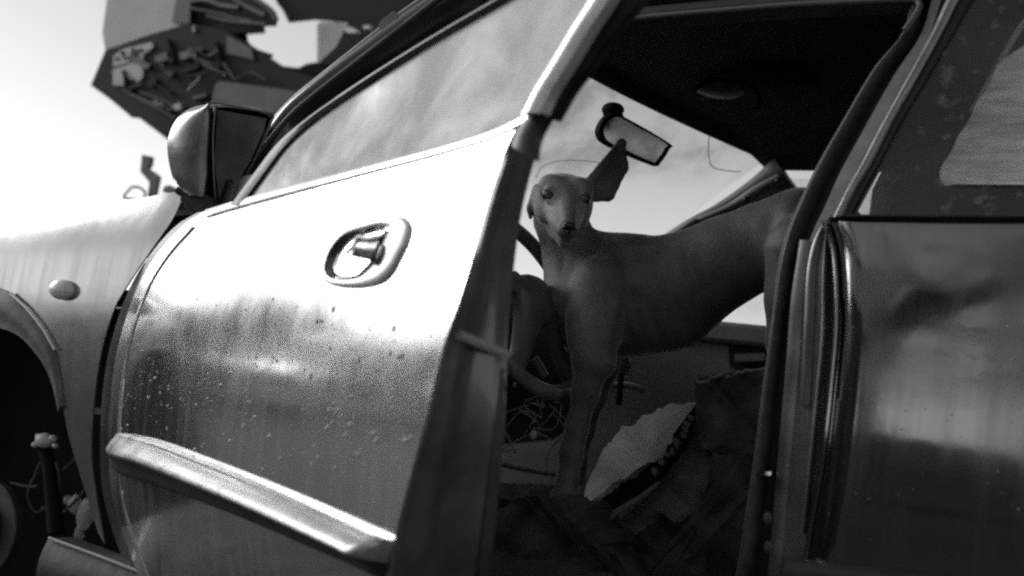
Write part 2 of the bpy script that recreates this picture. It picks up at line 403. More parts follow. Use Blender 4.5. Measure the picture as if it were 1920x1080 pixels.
for t, h in ((0, .0015), (.05, -.002), (.2, -.012), (.5, -.018), (.8, -.019), (.97, -.018)):
    bowl.append([pd(*(I_[i]*(1-t)+cen*t))+DN*(h+.006) for i in range(NR)])
V = [p for r in bowl for p in r]; K = len(bowl)
Fc = [(k*NR+i, k*NR+(i+1) % NR, (k+1)*NR+(i+1) % NR, (k+1)*NR+i) for k in range(K-1) for i in range(NR)]+[tuple((K-1)*NR+i for i in range(NR))]
mesh('handle_recess', V, Fc, mat('handle_recess_plastic', .10, .3, .2, var=.3, scale=40, coat=.3), handle, smooth=60)
strip('handle_flap', [(672, 444), (700, 446), (722, 440)], [(666, 484), (685, 489), (702, 493)], door(-.0005), mat('handle_flap_metal', .16, .25, .5, var=.3, scale=30, bump=.4, bscale=60), handle, vec=-DN*.004, n=10, k=6,
      bulge=lambda s, t: DN*.005*math.sin(math.pi*min(1, t*1.1)))
tube('flap_rim', [door(.004)(x, y) for x, y in [(650, 474), (662, 462), (672, 444), (690, 447), (724, 440)]], .0022, HAND, handle, k=8, n=20)
tube('flap_rim', [door(.003)(x, y) for x, y in [(672, 446), (668, 460), (661, 480)]], .0024, HAND, handle, k=8, n=10)
lk = pd(724, 481)
ellipsoid('lock_barrel', lk+DN*.0075, (.0075, .004, .011), mat('lock_metal', .25, .3, .8), handle, ax=[DU, DN, (0.25, 0, .97)])
ellipsoid('key_slot', lk+DN*.0105, (.0022, .0025, .008), BLK, handle, ax=[DU, DN, (0.25, 0, .97)])
# window glass and frame of the door
GB = [(452, 377), (560, 347), (690, 313), (840, 273), (930, 243), (985, 215)]
GT = [(462, 352), (505, 300), (560, 235), (640, 178), (730, 122), (832, 60), (935, 2), (1010, -45), (1080, -95)]
strip('window_glass', [(452, 378), (640, 327), (840, 273), (975, 222), (1000, 180), (1048, 100), (1108, 0), (1170, -110)],
      [(452, 366), (500, 308), (555, 243), (640, 181), (700, 142), (780, 92), (930, 2), (1100, -100)], door(-.0028), GLASS_D, front_door, vec=-DN*.003, n=50, k=24, curve=False)
fr = strip('window_frame', [(432, 384), (478, 322), (520, 268), (572, 224), (640, 176), (730, 118), (835, 54), (935, -4), (1020, -54)],
      [(450, 386), (492, 328), (533, 274), (582, 229), (648, 182), (736, 124), (840, 60), (940, 2), (1025, -48)], door(.002), RUB, front_door, vec=-DN*.02, n=50, k=4, bulge=lambda s, t: DN*.004*math.sin(math.pi*t))
strip('frame_upright', [(978, 216), (1000, 176), (1035, 116), (1068, 60), (1104, 0), (1150, -80)], [(1012, 212), (1032, 170), (1070, 110), (1104, 54), (1140, 0), (1190, -80)], door(.004),
      mat('bright_frame_paint', .6, .28, .5, var=.1, scale=20, bump=.2, coat=.5), front_door, vec=-DN*.010, n=40, k=8, bulge=lambda s, t: DN*(.007*math.sin(math.pi*t)-.003*math.exp(-((t-.12)/.06)**2)))
strip('frame_seal', [(1008, 214), (1018, 200), (1032, 172), (1070, 112), (1104, 56), (1138, 2), (1188, -80)], [(1024, 222), (1040, 194), (1058, 164), (1086, 128), (1114, 88), (1150, 42), (1184, -2), (1236, -80)], door(-.010), RUB, front_door, vec=-DN*.006, n=40, k=8,
      bulge=lambda s, t: DN*.010*math.sin(math.pi*t*1.6))
strip('corner_seal', [(962, 262), (972, 243), (988, 222), (1010, 212)], [(1000, 300), (1004, 270), (1014, 244), (1030, 218)], door(-.006), RUB, front_door, vec=-DN*.006, n=16, k=6, bulge=lambda s, t: DN*.010*math.sin(math.pi*t))
# front edge return of the door (dark gap beside the fender)
strip('door_front_edge', [(x-16, y+4) for x, y in DL], [(x+1, y) for x, y in DL], door(-.012), RUB, front_door, vec=-DN*.03, n=50, k=5)
strip('pressed_edge', [(x+14, y+6) for x, y in DL[1:]], [(x+21, y+6) for x, y in DL[1:]], door(.0005), PAINT, front_door, vec=-DN*.002, n=50, k=5, bulge=lambda s, t: DN*.0022*math.sin(math.pi*t))
# rain drops on the door skin
drops = []
def add_drop(x, y, r, proj, nrm):
    p = proj(x, y); r *= random.uniform(.6, 1.3); a = np.cross(nrm, [0, 0, 1.]); a /= np.linalg.norm(a); b = np.array([0, 0, 1.])
    st = random.uniform(1, 1.7); v = []; f = []
    for k, (rr, h) in enumerate(((1., 0), (.8, .38), (.4, .6))):
        for j in range(7):
            w = 2*math.pi*j/7; v.append(p+r*rr*(math.cos(w)*a+st*math.sin(w)*b)+nrm*r*h)
    v.append(p+nrm*r*.68)
    for k in range(2):
        for j in range(7): f.append((k*7+j, k*7+(j+1) % 7, (k+1)*7+(j+1) % 7, (k+1)*7+j))
    for j in range(7): f.append((14+j, 14+(j+1) % 7, 21))
    drops.append((v, f))
cnt = 0
while cnt < 420:
    x = random.uniform(225, 850); y = random.gauss(730, 90)
    if y < 560 or y > 1000: continue
    t = (y-214)/(1000-214); xr = np.interp(y, [q[1] for q in DR], [q[0] for q in DR])-10
    xl = np.interp(y, [q[1] for q in DL], [q[0] for q in DL])+12
    yb = np.interp(x, [q[0] for q in MT], [q[1] for q in MT])-8
    if x > xr or x < xl or y > yb: continue
    add_drop(x, y, random.choice([.0007, .0008, .0010, .0012, .0018]), door(.0003), DN); cnt += 1
V, Fc = merge(drops)
DROP = mat('water_drop', .45, .3, .0)
mesh('rain_drops', V, Fc, DROP, front_door, smooth=80, kind='stuff')
# mirror housing on the door corner
mir_c = atY(392, 288, -.03)
vdir = -FW
def cam_pt(x, y, c0, dep=0.):      # point beside c0 in the plane square to the view, moved dep metres along the view
    d = ray(x, y); t = ((c0-CP)@FW+dep)/(d@FW); return CP+d*t
MH = [(352, 206), (395, 197), (440, 196), (510, 211), (506, 240), (480, 300), (452, 350), (428, 384), (398, 380), (352, 366), (328, 340), (320, 300), (318, 262), (330, 228)]
lay = []
Mp = closed(MH, 48); mc = Mp.mean(0)
for s, d in ((.55, .085), (.80, .065), (.94, .03), (1., 0), (.985, -.012), (.93, -.018)):
    lay.append([cam_pt(*(mc+(Mp[i]-mc)*s), mir_c, d) for i in range(48)])
V = [p for r in lay for p in r]; K = len(lay)
Fc = [(k*48+i, k*48+(i+1) % 48, (k+1)*48+(i+1) % 48, (k+1)*48+i) for k in range(K-1) for i in range(48)]+[tuple(range(48))]
MIRH = mat('mirror_housing_plastic', .06, .3, 0, var=.5, scale=16, bump=.3, bscale=60, coat=.4)
mh = mesh('wing_mirror', V, Fc, MIRH, front_door, smooth=60)
strip('mirror_shell', [(400, 196), (362, 204), (334, 226), (318, 264), (320, 305), (332, 345), (356, 368)], [(404, 204), (402, 240), (400, 270), (398, 300), (398, 330), (396, 350), (394, 372)], lambda x, y: cam_pt(x, y, mir_c, -.018), mat('mirror_shell_dusty', .20, .30, .3, var=.7, scale=9, bump=.5, bscale=26, coat=.4), mh,
      n=24, k=10, vec=FW*.01, bulge=lambda s, t: vdir*.045*math.sin(math.pi*(.12+.88*t)*.62))  # left half coloured lighter, as if lit from the front left
prism('mirror_face', [(408, 206), (500, 222), (494, 246), (470, 300), (444, 346), (424, 372), (410, 372), (402, 300)], lambda x, y: cam_pt(x, y, mir_c, -.022), FW*.004, mat('dull_mirror_glass', .10, .35, .2, var=.6, scale=12), mh)
tube('mirror_rim', [cam_pt(x, y, mir_c, -.024) for x, y in [(396, 190), (440, 198), (512, 212)]], .0022, mat('rim_light_plastic', .3, .35), mh, n=12)
tube('mirror_rim', [cam_pt(x, y, mir_c, -.022) for x, y in [(404, 198), (399, 250), (400, 320), (404, 378)]], .0026, MIRH, mh, n=14)
for P in ([(335, 352), (368, 372), (404, 386), (432, 384)], [(345, 366), (372, 384), (402, 396), (428, 394)], [(352, 376), (376, 394), (400, 404), (420, 402)]):
    tube('mirror_gaiter', [cam_pt(x, y, mir_c, -.01) for x, y in P], [.010, .012, .012, .009, .008][:4], mat('gaiter_rubber', .10, .5, var=.5, scale=30, bump=.5), mh, k=10)
prism('mirror_foot', [(352, 385), (404, 380), (440, 384), (425, 402), (398, 408), (366, 412), (356, 404)], lambda x, y: cam_pt(x, y, mir_c, .0), FW*.03, mat('pale_mirror_foot', .30, .5, var=.5, scale=30, bump=.5), mh)

# ---- fender, hood, wheel arch
FA = [(-90, 440), (0, 416), (90, 398), (190, 382), (270, 370), (335, 360), (338, 378), (318, 420), (280, 470), (248, 510), (222, 560), (200, 620), (184, 690), (174, 780), (172, 860), (182, 940), (196, 1020)]
FB = [(-90, 590), (-60, 596), (-30, 602), (0, 612), (20, 618), (40, 628), (58, 644), (75, 665), (88, 686), (98, 705), (108, 732), (118, 765), (128, 815), (138, 850), (150, 890), (166, 940), (184, 1000)]
FEND = paint('fender_paint', .44, .85, .18, dirt=.5, base_dirt=.2)
fender = strip('front_fender', FA, FB, fend(), FEND, car, n=90, k=22, vec=(0, .003, 0), smooth=50)
strip('arch_flare', [(-60, 520), (18, 548), (46, 574), (76, 612), (102, 655), (112, 700), (120, 760)], [(-60, 598), (0, 614), (38, 630), (66, 658), (88, 690), (102, 726), (112, 772)], fend(-.002), mat('arch_flare_grime', .13, .5, .2, var=.5, scale=18, bump=.4, bscale=50), fender, n=50, k=10, vec=(0, .003, 0),
      bulge=lambda s, t: np.array([0, -1, 0])*.007*math.sin(math.pi*min(1, t*1.25)*.8))  # grime, with the dark ground reflection mixed into its colour
sc_ = fend(-.006)(116, 543)
ellipsoid('side_indicator', sc_, (.027, .016, .017), mat('indicator_lens', .85, .3, 0, coat=.5), fender)
tube('flare_edge', [fend(-.006)(x, y) for x, y in [(20, 550), (50, 578), (80, 616), (103, 656)]], .0025, HAND, fender, n=20)  # pale line drawn in as the highlight along the flare
#strip('fender_crease', [(128, 560), (112, 620), (98, 660), (120, 740), (150, 860)], [(150, 560), (128, 622), (112, 668), (132, 742), (160, 860)], fend(-.001), FEND, fender, n=30, k=5, vec=(0, .002, 0), bulge=lambda s, t: np.array([0, -1, 0])*.004*math.sin(math.pi*t))
# hood beyond the fender edge
hc = [fend()(x, y) for x, y in resample([(-90, 440), (0, 416), (90, 398), (190, 382), (270, 370), (335, 360)], 24)]
G = np.array([[p+np.array([-.03*t, 1.30*t, .05*math.sin(math.pi*t)-.004]) for t in np.linspace(0, 1, 12)] for p in hc])
V, Fc = grid_solid(G, (0, 0, -.004)); mesh('hood', V, Fc, FEND, car, smooth=50)
# wheel well, strut, brake disc, odds and ends
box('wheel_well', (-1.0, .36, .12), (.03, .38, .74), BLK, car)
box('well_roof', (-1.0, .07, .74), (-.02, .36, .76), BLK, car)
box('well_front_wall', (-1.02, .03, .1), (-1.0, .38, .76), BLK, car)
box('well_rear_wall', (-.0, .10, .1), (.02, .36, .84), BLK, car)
bd = atY(-22, 990, .16)
def disc(name, c, r, th, m, parent, ax=(0, 1, 0), k=40):
    ax = np.array(ax, float); ax /= np.linalg.norm(ax); P = [np.array(c)-ax*th/2, np.array(c)-ax*th*.4, np.array(c)+ax*th*.4, np.array(c)+ax*th/2]
    V, Fc = tube_data(P, [r*.97, r, r, r*.97], k); return mesh(name, V, Fc, m, parent, smooth=30)
disc('brake_disc', bd, .088, .018, mat('rusty_disc', .06, .6, .3, var=.4, scale=12, bump=.4), car)
disc('wheel_hub', bd-np.array([0, .015, 0]), .05, .03, mat('rusty_hub', .03, .6, .3, var=.4), car)
tube('suspension_strut', [atY(x, y, .17) for x, y in [(84, 838), (92, 880), (98, 930), (106, 1000)]], [.013, .012, .014, .016], BLK, car, k=12)
st = atY(84, 826, .16)
wc = ellipsoid('strut_cap', st, (.020, .016, .014), WHITEP, car)
for dx, dy, r in ((-18, 8, .007), (-12, -8, .006), (16, -4, .008), (20, 10, .006)):
    ellipsoid('cap_fragment', atY(84+dx, 826+dy, .155), (r, r, r*.8), WHITEP, wc)
for P in ([(60, 900), (52, 930), (66, 960), (90, 950)], [(120, 880), (150, 850), (160, 830)], [(60, 905), (75, 870), (92, 860), (110, 880), (112, 930)], [(120, 960), (150, 930), (170, 900)], [(20, 905), (48, 912), (70, 912)]):
    tube('brake_hose', [atY(x, y, .2) for x, y in P], .0028, mat('hose_rubber', .10, .4), car, n=20, k=6)
for x, y, a, b in ((142, 945, .017, .018), (160, 965, .02, .03), (128, 938, .01, .008), (86, 955, .012, .006), (64, 968, .006, .006), (150, 1000, .012, .02)):
    V, Fc = ell_data(atY(x, y, .24), np.diag([a, .01, b]), 10, 7); V = [np.array(p)+rng.normal(0, .0018, 3) for p in V]
    mesh('loose_bracket', V, Fc, MACH2 if x < 100 else LIGHTP, car, smooth=50)
# rocker panel under the door
strip('rocker_panel', [(92, 1008), (180, 1040), (290, 1082), (420, 1130), (600, 1190)], [(70, 1110), (170, 1140), (280, 1180), (400, 1230), (560, 1290)], lambda x, y: atY(x, y, .02), mat('rocker_paint', .07, .5, .2, var=.4, scale=10, bump=.4), car, n=30, k=6, vec=(0, .05, 0), bulge=lambda s, t: np.array([0, -.012*math.sin(math.pi*t), 0]))
tube('rocker_edge', [atY(x, y, .015) for x, y in [(92, 1009), (180, 1041), (290, 1083), (420, 1131)]], .003, mat('rocker_edge_metal', .35, .4), car, n=20)

# ---- A pillar and windshield
def apl(off=0., k=.28): return lambda x, y: solve(x, y, lambda p: p[1]-(.05+k*(p[2]-.93))-off, .0006, .0009)
PA1 = [(440, 322), (470, 280), (500, 236), (545, 185), (600, 140), (668, 86), (735, 34), (800, -12), (900, -80)]
PA2 = [(418, 400), (470, 350), (520, 296), (556, 240), (592, 206), (650, 160), (712, 118), (800, 58), (905, -6), (1010, -70)]
ap = strip('windshield_pillar', PA1, PA2, apl(), mat('pillar_black_paint', .035, .22, .1, var=.5, scale=10, coat=.5), car, n=60, k=12, vec=(0, .05, 0), bulge=lambda s, t: np.array([0, -.022*math.sin(math.pi*t), 0]))
strip('rain_gutter', [(424, 366), (440, 320), (470, 278), (500, 234), (545, 183), (600, 138), (668, 84), (735, 32), (800, -14), (880, -70)], [(432, 368), (449, 324), (479, 284), (510, 240), (556, 190), (611, 145), (680, 90), (747, 38), (812, -8), (892, -64)],
      apl(-.012), mat('gutter_trim', .22, .28, .4, var=.3, scale=30), ap, n=60, k=5, vec=(0, .02, 0), bulge=lambda s, t: np.array([0, -.005*math.sin(math.pi*t), 0]))
tube('pillar_rib', [apl(-.026)(x, y) for x, y in [(462, 318), (500, 268), (545, 215), (600, 168), (680, 106), (760, 44), (840, -18)]], .0035, mat('rib_trim', .12, .25, .2, coat=.5), ap, n=40)
prism('pillar_clip', [(716, 36), (738, 20), (746, 32), (736, 44), (718, 56), (708, 50)], apl(-.02), (0, .02, 0), RUB, ap)
prism('sail_corner', [(424, 372), (428, 330), (441, 308), (449, 322), (440, 350), (432, 376)], apl(-.016), (0, .02, 0), WHITEP, ap)  # edge trim coloured white for the bright reflection streak on it
def wsp(s, t):      # s 0 near pillar .. 1 far pillar, t 0 cowl .. 1 header
    c0 = np.array([.05, .10, .90]) if False else None
    bot = np.array([.10+(.02)*s, .11+1.17*s, .90+.02*math.sin(math.pi*s)]); bot[0] -= .34*math.sin(math.pi*s)**.8 if 0 < s < 1 else 0
    top = np.array([.43+.13*s, .16+1.05*s, 1.30+.02*math.sin(math.pi*s)-.02*s]); top[0] -= .10*math.sin(math.pi*s)
    p = bot*(1-t)+top*t; p[2] += .02*math.sin(math.pi*t)
    return p
G = np.array([[wsp(s, t) for t in np.linspace(0, 1, 20)] for s in np.linspace(0, 1, 40)])
V, Fc = grid_solid(G, (.003, 0, -.003)); ws = mesh('windshield', V, Fc, GLASS_W, car, smooth=60)
# header rail and far pillar with screws
tube('header_rail', [wsp(s, 1)+np.array([.012, 0, .004]) for s in np.linspace(0, 1, 20)], .014, LINER, car, k=10)
FP = mat('far_pillar_trim', .10, .5, 0, var=.3, scale=12, bump=.3)
far = lambda x, y: solve(x, y, lambda p: p[1]-(1.23-.2*(p[2]-.95)), .001, .0013)
fp = strip('far_pillar', [(1452, 296), (1400, 342), (1340, 384), (1288, 412), (1200, 470)], [(1490, 352), (1440, 360), (1390, 384), (1330, 412), (1240, 480)], far, FP, car, n=30, k=8, vec=(.0, .04, 0), bulge=lambda s, t: np.array([0, -.012*math.sin(math.pi*t), 0]))
strip('pillar_flange', [(1462, 330), (1420, 352), (1372, 384), (1310, 412)], [(1478, 342), (1440, 366), (1392, 394), (1330, 420)], lambda x, y: far(x, y)-np.array([0, .02, 0]), mat('flange_metal', .12, .4, .3, var=.2), fp, n=24, k=6, vec=(0, .01, 0), bulge=lambda s, t: np.array([0, -.006*math.sin(math.pi*t), 0]))
for x, y in ((1466, 344), (1406, 378)):
    ellipsoid('trim_screw', far(x, y)-np.array([0, .028, 0]), (.006, .004, .006), RUB, fp)
# inspection sticker outline near the far corner of the windshield
def wsurf(x, y):
    best = None; d = ray(x, y); d = d/np.linalg.norm(d)
    s, t = .5, .5
    for _ in range(40):
        p = wsp(s, t); ps = (wsp(s+.01, t)-p)/.01 if s < .98 else (p-wsp(s-.01, t))/.01; pt = (wsp(s, t+.01)-p)/.01
        rr = p-CP; e = rr-d*(rr@d); A_ = np.column_stack([ps-d*(ps@d), pt-d*(pt@d)])
        q = np.linalg.lstsq(A_, -e, rcond=None)[0]; s = float(np.clip(s+q[0]*.7, .02, .98)); t = float(np.clip(t+q[1]*.7, 0, 1.))
    return wsp(s, t)
tube('sticker_edge', [wsurf(x, y)+np.array([.006, 0, -.006]) for x, y in [(1332, 244), (1324, 275), (1328, 302), (1342, 312), (1380, 317), (1414, 326)]], .0011, mat('sticker_edge_film', .2, .6), ws, n=30, k=6)
FILM = mat('film_crease_grey', .35, .6)
for P in ([(1000, 328), (1015, 306), (1050, 296), (1100, 297), (1140, 304), (1156, 312)],):
    tube('film_crease', [wsurf(x, y)+np.array([.006, 0, -.006]) for x, y in P], .0008, FILM, ws, n=24, k=6)
# interior mirror
mc0 = atY(1188, 255, .60)
MN = np.array([.86, -.50, -.07]); MN /= np.linalg.norm(MN)
def mp_(x, y, d=0.): q = ray(x, y); return CP+q*(((mc0-CP)@MN)/(q@MN))-MN*d
MI = [(1140, 215), (1165, 218), (1252, 268), (1253, 280), (1236, 306), (1222, 309), (1140, 272), (1122, 252), (1124, 232)]
Mi = closed(MI, 40); mcc = Mi.mean(0); lay = []
for s, d in ((.6, .03), (.9, .022), (1., .008), (1., -.004), (.93, -.008), (.90, -.004)):
    lay.append([mp_(*(mcc+(Mi[i]-mcc)*s), d) for i in range(40)])
V = [p for r in lay for p in r]; K = len(lay)
Fc = [(k*40+i, k*40+(i+1) % 40, (k+1)*40+(i+1) % 40, (k+1)*40+i) for k in range(K-1) for i in range(40)]+[tuple(range(40))]
rm = mesh('interior_mirror', V, Fc, BLK, car, smooth=50)
V = [mp_(*(mcc+(Mi[i]-mcc)*.90-(Mi[i]-mcc)/np.linalg.norm(Mi[i]-mcc)*2.5), -.0050) for i in range(40)]
o = mesh('mirror_glass', V, [tuple(range(40))], MIRR, rm, smooth=0)
tube('mirror_stalk', [mp_(1168, 226, .01), mp_(1170, 214, .02), mp_(1164, 205, .04)], [.010, .009, .016], BLK, rm, k=14)
ellipsoid('stalk_base', mp_(1166, 204, .03), (.022, .016, .014), BLK, rm)

# ---- roof, headliner, rails
G = np.zeros((24, 24, 3))
for i, s in enumerate(np.linspace(0, 1, 24)):
    h = wsp(s, 1)
    for j, t in enumerate(np.linspace(0, 1, 24)):
        G[i, j] = (h[0]+.008+t*(2.6-h[0]), .10+1.14*s if t > 0 else h[1], h[2]+.012+.05*math.sin(math.pi*min(t*1.2, 1)*.6)*(1-.7*abs(2*s-1)**3)-.04*abs(2*s-1)**6)
        G[i, j][1] = h[1]*(1-min(1, t*4))+(.15+1.06*s)*min(1, t*4)
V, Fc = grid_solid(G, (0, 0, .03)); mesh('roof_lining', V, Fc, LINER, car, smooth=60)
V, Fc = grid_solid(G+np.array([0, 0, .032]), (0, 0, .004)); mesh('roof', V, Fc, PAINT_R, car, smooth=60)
rl = lambda x, y: solve(x, y, lambda p: p[1]-(.12+.28*(p[2]-1.2)), .0006, .0009)
strip('roof_rail', [(1120, 28), (1200, 14), (1350, 0), (1480, -12), (1600, -22), (1745, -30)], [(1140, 52), (1220, 38), (1380, 24), (1480, 16), (1600, 10), (1722, 8)], rl, RUB, car, n=30, k=6, vec=(0, .04, 0), bulge=lambda s, t: np.array([0, -.008*math.sin(math.pi*t), 0]))
tube('rail_seal', [rl(x, y)-np.array([0, .01, 0]) for x, y in [(1150, 48), (1220, 36), (1380, 22), (1480, 14), (1600, 8), (1705, 4), (1728, 10), (1722, 30), (1700, 62)]], .004, mat('rail_seal_rubber', .10, .45), car, n=50)
# dome light and visor hanging from the headliner
dv = lambda x, y: atZ(x, y, 1.325)
V, Fc = ell_data(atY(1440, 148, .75), np.array([[.10, 0, 0], [0, .06, 0], [0, 0, .018]]).T); mesh('dome_light', V, Fc, BLK, car, smooth=60)
V, Fc = ell_data(atY(1350, 168, .78), np.array([[.05, 0, 0], [0, .05, 0], [0, 0, .014]]).T); mesh('map_light', V, Fc, mat('map_light_lens', .06, .2), car, smooth=60)
tube('visor_arm', [atY(x, y, .7) for x, y in [(1300, 168), (1340, 150), (1400, 160), (1422, 178), (1420, 205)]], .005, BLK, car, n=20)

# ---- B pillar, seals, rear door
def strp(name, A, B, off, m, par, bul=.006, thick=.03, **kw):
    return strip(name, A, B, body(off), m, par, n=60, k=7, vec=(0, thick, 0), bulge=lambda s, t: np.array([0, -bul*math.sin(math.pi*t), 0]), **kw)
JP = mat('b_pillar_paint', .26, .46, .85, var=.35, scale=16, bump=.4, bscale=24, coat=.4)
A0 = [(1715, -20), (1696, 60), (1640, 130), (1584, 225), (1535, 310), (1506, 370), (1480, 430), (1462, 500), (1450, 600), (1434, 720), (1416, 860), (1396, 1000), (1380, 1100)]
A1 = [(1735, -20), (1712, 62), (1656, 136), (1600, 230), (1552, 318), (1524, 376), (1498, 440), (1480, 510), (1467, 600), (1452, 720), (1436, 860), (1420, 1000), (1408, 1100)]
A2 = [(1752, -20), (1728, 62), (1676, 142), (1622, 238), (1576, 322), (1548, 384), (1520, 445), (1502, 510), (1486, 600), (1474, 720), (1462, 860), (1450, 1000), (1440, 1100)]
A3 = [(1770, -20), (1744, 62), (1700, 142), (1654, 226), (1610, 310), (1578, 380), (1556, 425), (1549, 500), (1549, 600), (1540, 720), (1530, 860), (1512, 1000), (1500, 1100)]
bp_ = strp('centre_pillar', A2, A3, .03, JP, car, bul=.0, thick=.06)
strp('pillar_gap', A1, A2, .055, RUB, bp_, bul=.0, thick=.05)
strp('door_seal', A0, A1, .04, RUB_G, bp_, bul=.014, thick=.03)
strp('seal_lip', [(x-3, y) for x, y in A0], [(x+2, y) for x, y in A0], .034, mat('seal_lip_rubber', .22, .45, var=.4, scale=40), bp_, bul=.003, thick=.02)
# pressed ribs in the jamb
strp('jamb_rib', [(1500, 450), (1486, 540), (1480, 600), (1474, 680), (1460, 840), (1440, 1080)], [(1518, 450), (1507, 540), (1503, 600), (1498, 680), (1484, 840), (1464, 1080)], .028, JP, bp_, bul=.0012, thick=.01)
strp('jamb_rib', [(1548, 430), (1541, 520), (1539, 620), (1530, 720), (1500, 1000)], [(1554, 430), (1550, 520), (1549, 620), (1541, 720), (1512, 1000)], .02, JP, bp_, bul=.006, thick=.02)
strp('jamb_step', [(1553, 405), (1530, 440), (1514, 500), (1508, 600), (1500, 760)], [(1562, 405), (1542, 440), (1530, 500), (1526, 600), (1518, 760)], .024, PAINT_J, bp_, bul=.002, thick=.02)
strp('striker_plate', [(1424, 886), (1424, 893)], [(1446, 884), (1446, 891)], .02, CHROME, bp_, bul=.004, thick=.02)
for x, y in ((1440, 972), (1441, 1026)):
    ellipsoid('pillar_bolt', body(.03)(x, y), (.006, .005, .008), MACH2, bp_)
# rear door
RL = [(1553, 414), (1562, 440), (1570, 470), (1574, 510), (1576, 560), (1575, 620), (1568, 700), (1560, 780), (1548, 880), (1530, 980), (1512, 1090), (1500, 1160)]
RR = [(2120, 412), (2120, 480), (2120, 560), (2120, 640), (2120, 720), (2120, 800), (2120, 900), (2120, 1000), (2120, 1100), (2120, 1180), (2120, 1240), (2120, 1300)]
def rbulge(s, t): return np.array([0, .012*max(0, 1-t*14)**2, 0])
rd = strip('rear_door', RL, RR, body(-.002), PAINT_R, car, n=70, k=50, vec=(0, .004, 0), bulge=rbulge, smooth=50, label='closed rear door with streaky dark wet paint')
strp('door_front_lip', [(x-14, y) for x, y in RL], [(x+1, y) for x, y in RL], .012, PAINT_R, rd, bul=.006, thick=.02)
strp('belt_seal', [(1600, 402), (1700, 402), (1850, 402), (2120, 400)], [(1556, 411), (1700, 412), (1850, 413), (2120, 412)], -.006, RUB, rd, bul=.006, thick=.02)
W0 = [(1560, 408), (1584, 360), (1610, 312), (1654, 228), (1700, 144), (1745, 62), (1772, 4), (1800, -50)]
W1 = [(1578, 408), (1600, 360), (1630, 310), (1674, 224), (1722, 140), (1766, 60), (1796, 0), (1825, -50)]
W2 = [(1592, 406), (1616, 360), (1646, 306), (1692, 220), (1742, 136), (1788, 56), (1820, 0), (1850, -50)]
WFR = mat('window_frame_paint', .20, .35, .3, var=.3, scale=24, bump=.4, bscale=50, coat=.3)
wfr = strp('window_frame', W0, W1, .004, WFR, rd, bul=.006, thick=.03)
strp('frame_channel', W1, W2, .010, RUB, rd, bul=.002, thick=.02)
strip('window_glass', [(1598, 404), (1750, 403), (1900, 402), (2120, 400)], [(1832, -40), (1900, -42), (2000, -44), (2120, -46)], body(.014), GLASS_R, rd, n=20, k=20, vec=(0, .003, 0), curve=False)
RM = [(1478, 1046), (1600, 1060), (1760, 1084), (1900, 1104), (2100, 1135)]
strip('side_moulding', RM, [(x-10, y+90) for x, y in RM], body(-.004), TRIM_D, rd, n=30, k=8, vec=(0, .01, 0), bulge=lambda s, t: np.array([0, -.02*math.sin(math.pi*t)**.6, 0]))
drops.clear()
for _ in range(60):
    x = random.uniform(1460, 1920); y = random.uniform(560, 1030)
    add_drop(x, y, random.choice([.0004, .0005, .0007, .0009]), body(-.0035), np.array([0, -1., 0]))
V, Fc = merge(drops); mesh('rain_drops', V, Fc, DROP, rd, smooth=80, kind='stuff')

# ---- inside: floor, dash, steering wheel, far door, seats
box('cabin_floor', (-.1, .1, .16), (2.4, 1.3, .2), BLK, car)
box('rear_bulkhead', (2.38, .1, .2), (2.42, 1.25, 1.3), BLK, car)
box('sill', (.05, .02, .14), (2.3, .12, .30), DARK, car)
# dashboard as an extruded profile across the car
dprof = [(-.25, .88), (-.05, .905), (.12, .915), (.20, .90), (.25, .85), (.25, .76), (.20, .66), (.12, .60), (-.1, .55), (-.25, .55)]
G = np.array([[(x+.06*math.sin(y*9)*0, y, z) for x, z in dprof] for y in np.linspace(.13, 1.24, 14)])
V, Fc = grid_solid(G, (-.01, 0, -.01)); mesh('dashboard', V, Fc, DARK, car, smooth=40)
wcn = atY(984, 572, .36)
wn = np.array([.88, -.05, .47]); wn /= np.linalg.norm(wn)
wa = np.cross([0, 0, 1.], wn); wa /= np.linalg.norm(wa); wb = np.cross(wn, wa)
# fit the rim so that its lowest point falls where it is seen
RW = .155
rim = [wcn+RW*(math.cos(w)*wa+math.sin(w)*wb) for w in np.linspace(0, 2*math.pi, 73)]
SWM = mat('wheel_rim_leather', .16, .35, 0, var=.3, scale=30, bump=.3, bscale=200)
V, Fc = tube_data(rim, .0125, 12, cap=False); sw = mesh('steering_wheel', V, Fc, SWM, car, smooth=80)
def wpt(a, b, h=0.): return wcn+wa*a+wb*b+wn*h
SWC = mat('wheel_centre_plastic', .10, .38, 0, var=.2, scale=20, bump=.2, bscale=160)
def spoke(P, Q):
    G = np.zeros((20, 6, 3)); A = resample(P, 20); B = resample(Q, 20)
    for i in range(20):
        for j, t in enumerate(np.linspace(0, 1, 6)):
            q = A[i]*(1-t)+B[i]*t; G[i, j] = wpt(q[0], q[1], .030*(1-i/19)**1.3+.008*math.sin(math.pi*t))
    V, Fc = grid_solid(G, -wn*.014); return mesh('spoke', V, Fc, SWC, sw, smooth=50)
for sgn in (-1, 1):
    spoke([(sgn*.060, .02), (sgn*.055, -.03), (sgn*.075, -.09), (sgn*.105, -.11)], [(sgn*.012, -.045), (sgn*.028, -.07), (sgn*.052, -.11), (sgn*.078, -.138)])
    spoke([(sgn*.05, .04), (sgn*.09, .038), (sgn*.15, .03)], [(sgn*.05, .0), (sgn*.09, .008), (sgn*.15, -.005)])
hub = []
for s, h in ((.2, .036), (.7, .036), (.92, .031), (1., .02), (1., -.02)):
    hub.append([wpt(.050*s*math.copysign(abs(math.cos(w))**.7, math.cos(w)), .044*s*math.copysign(abs(math.sin(w))**.7, math.sin(w)), h) for w in np.linspace(0, 2*math.pi, 36, endpoint=False)])
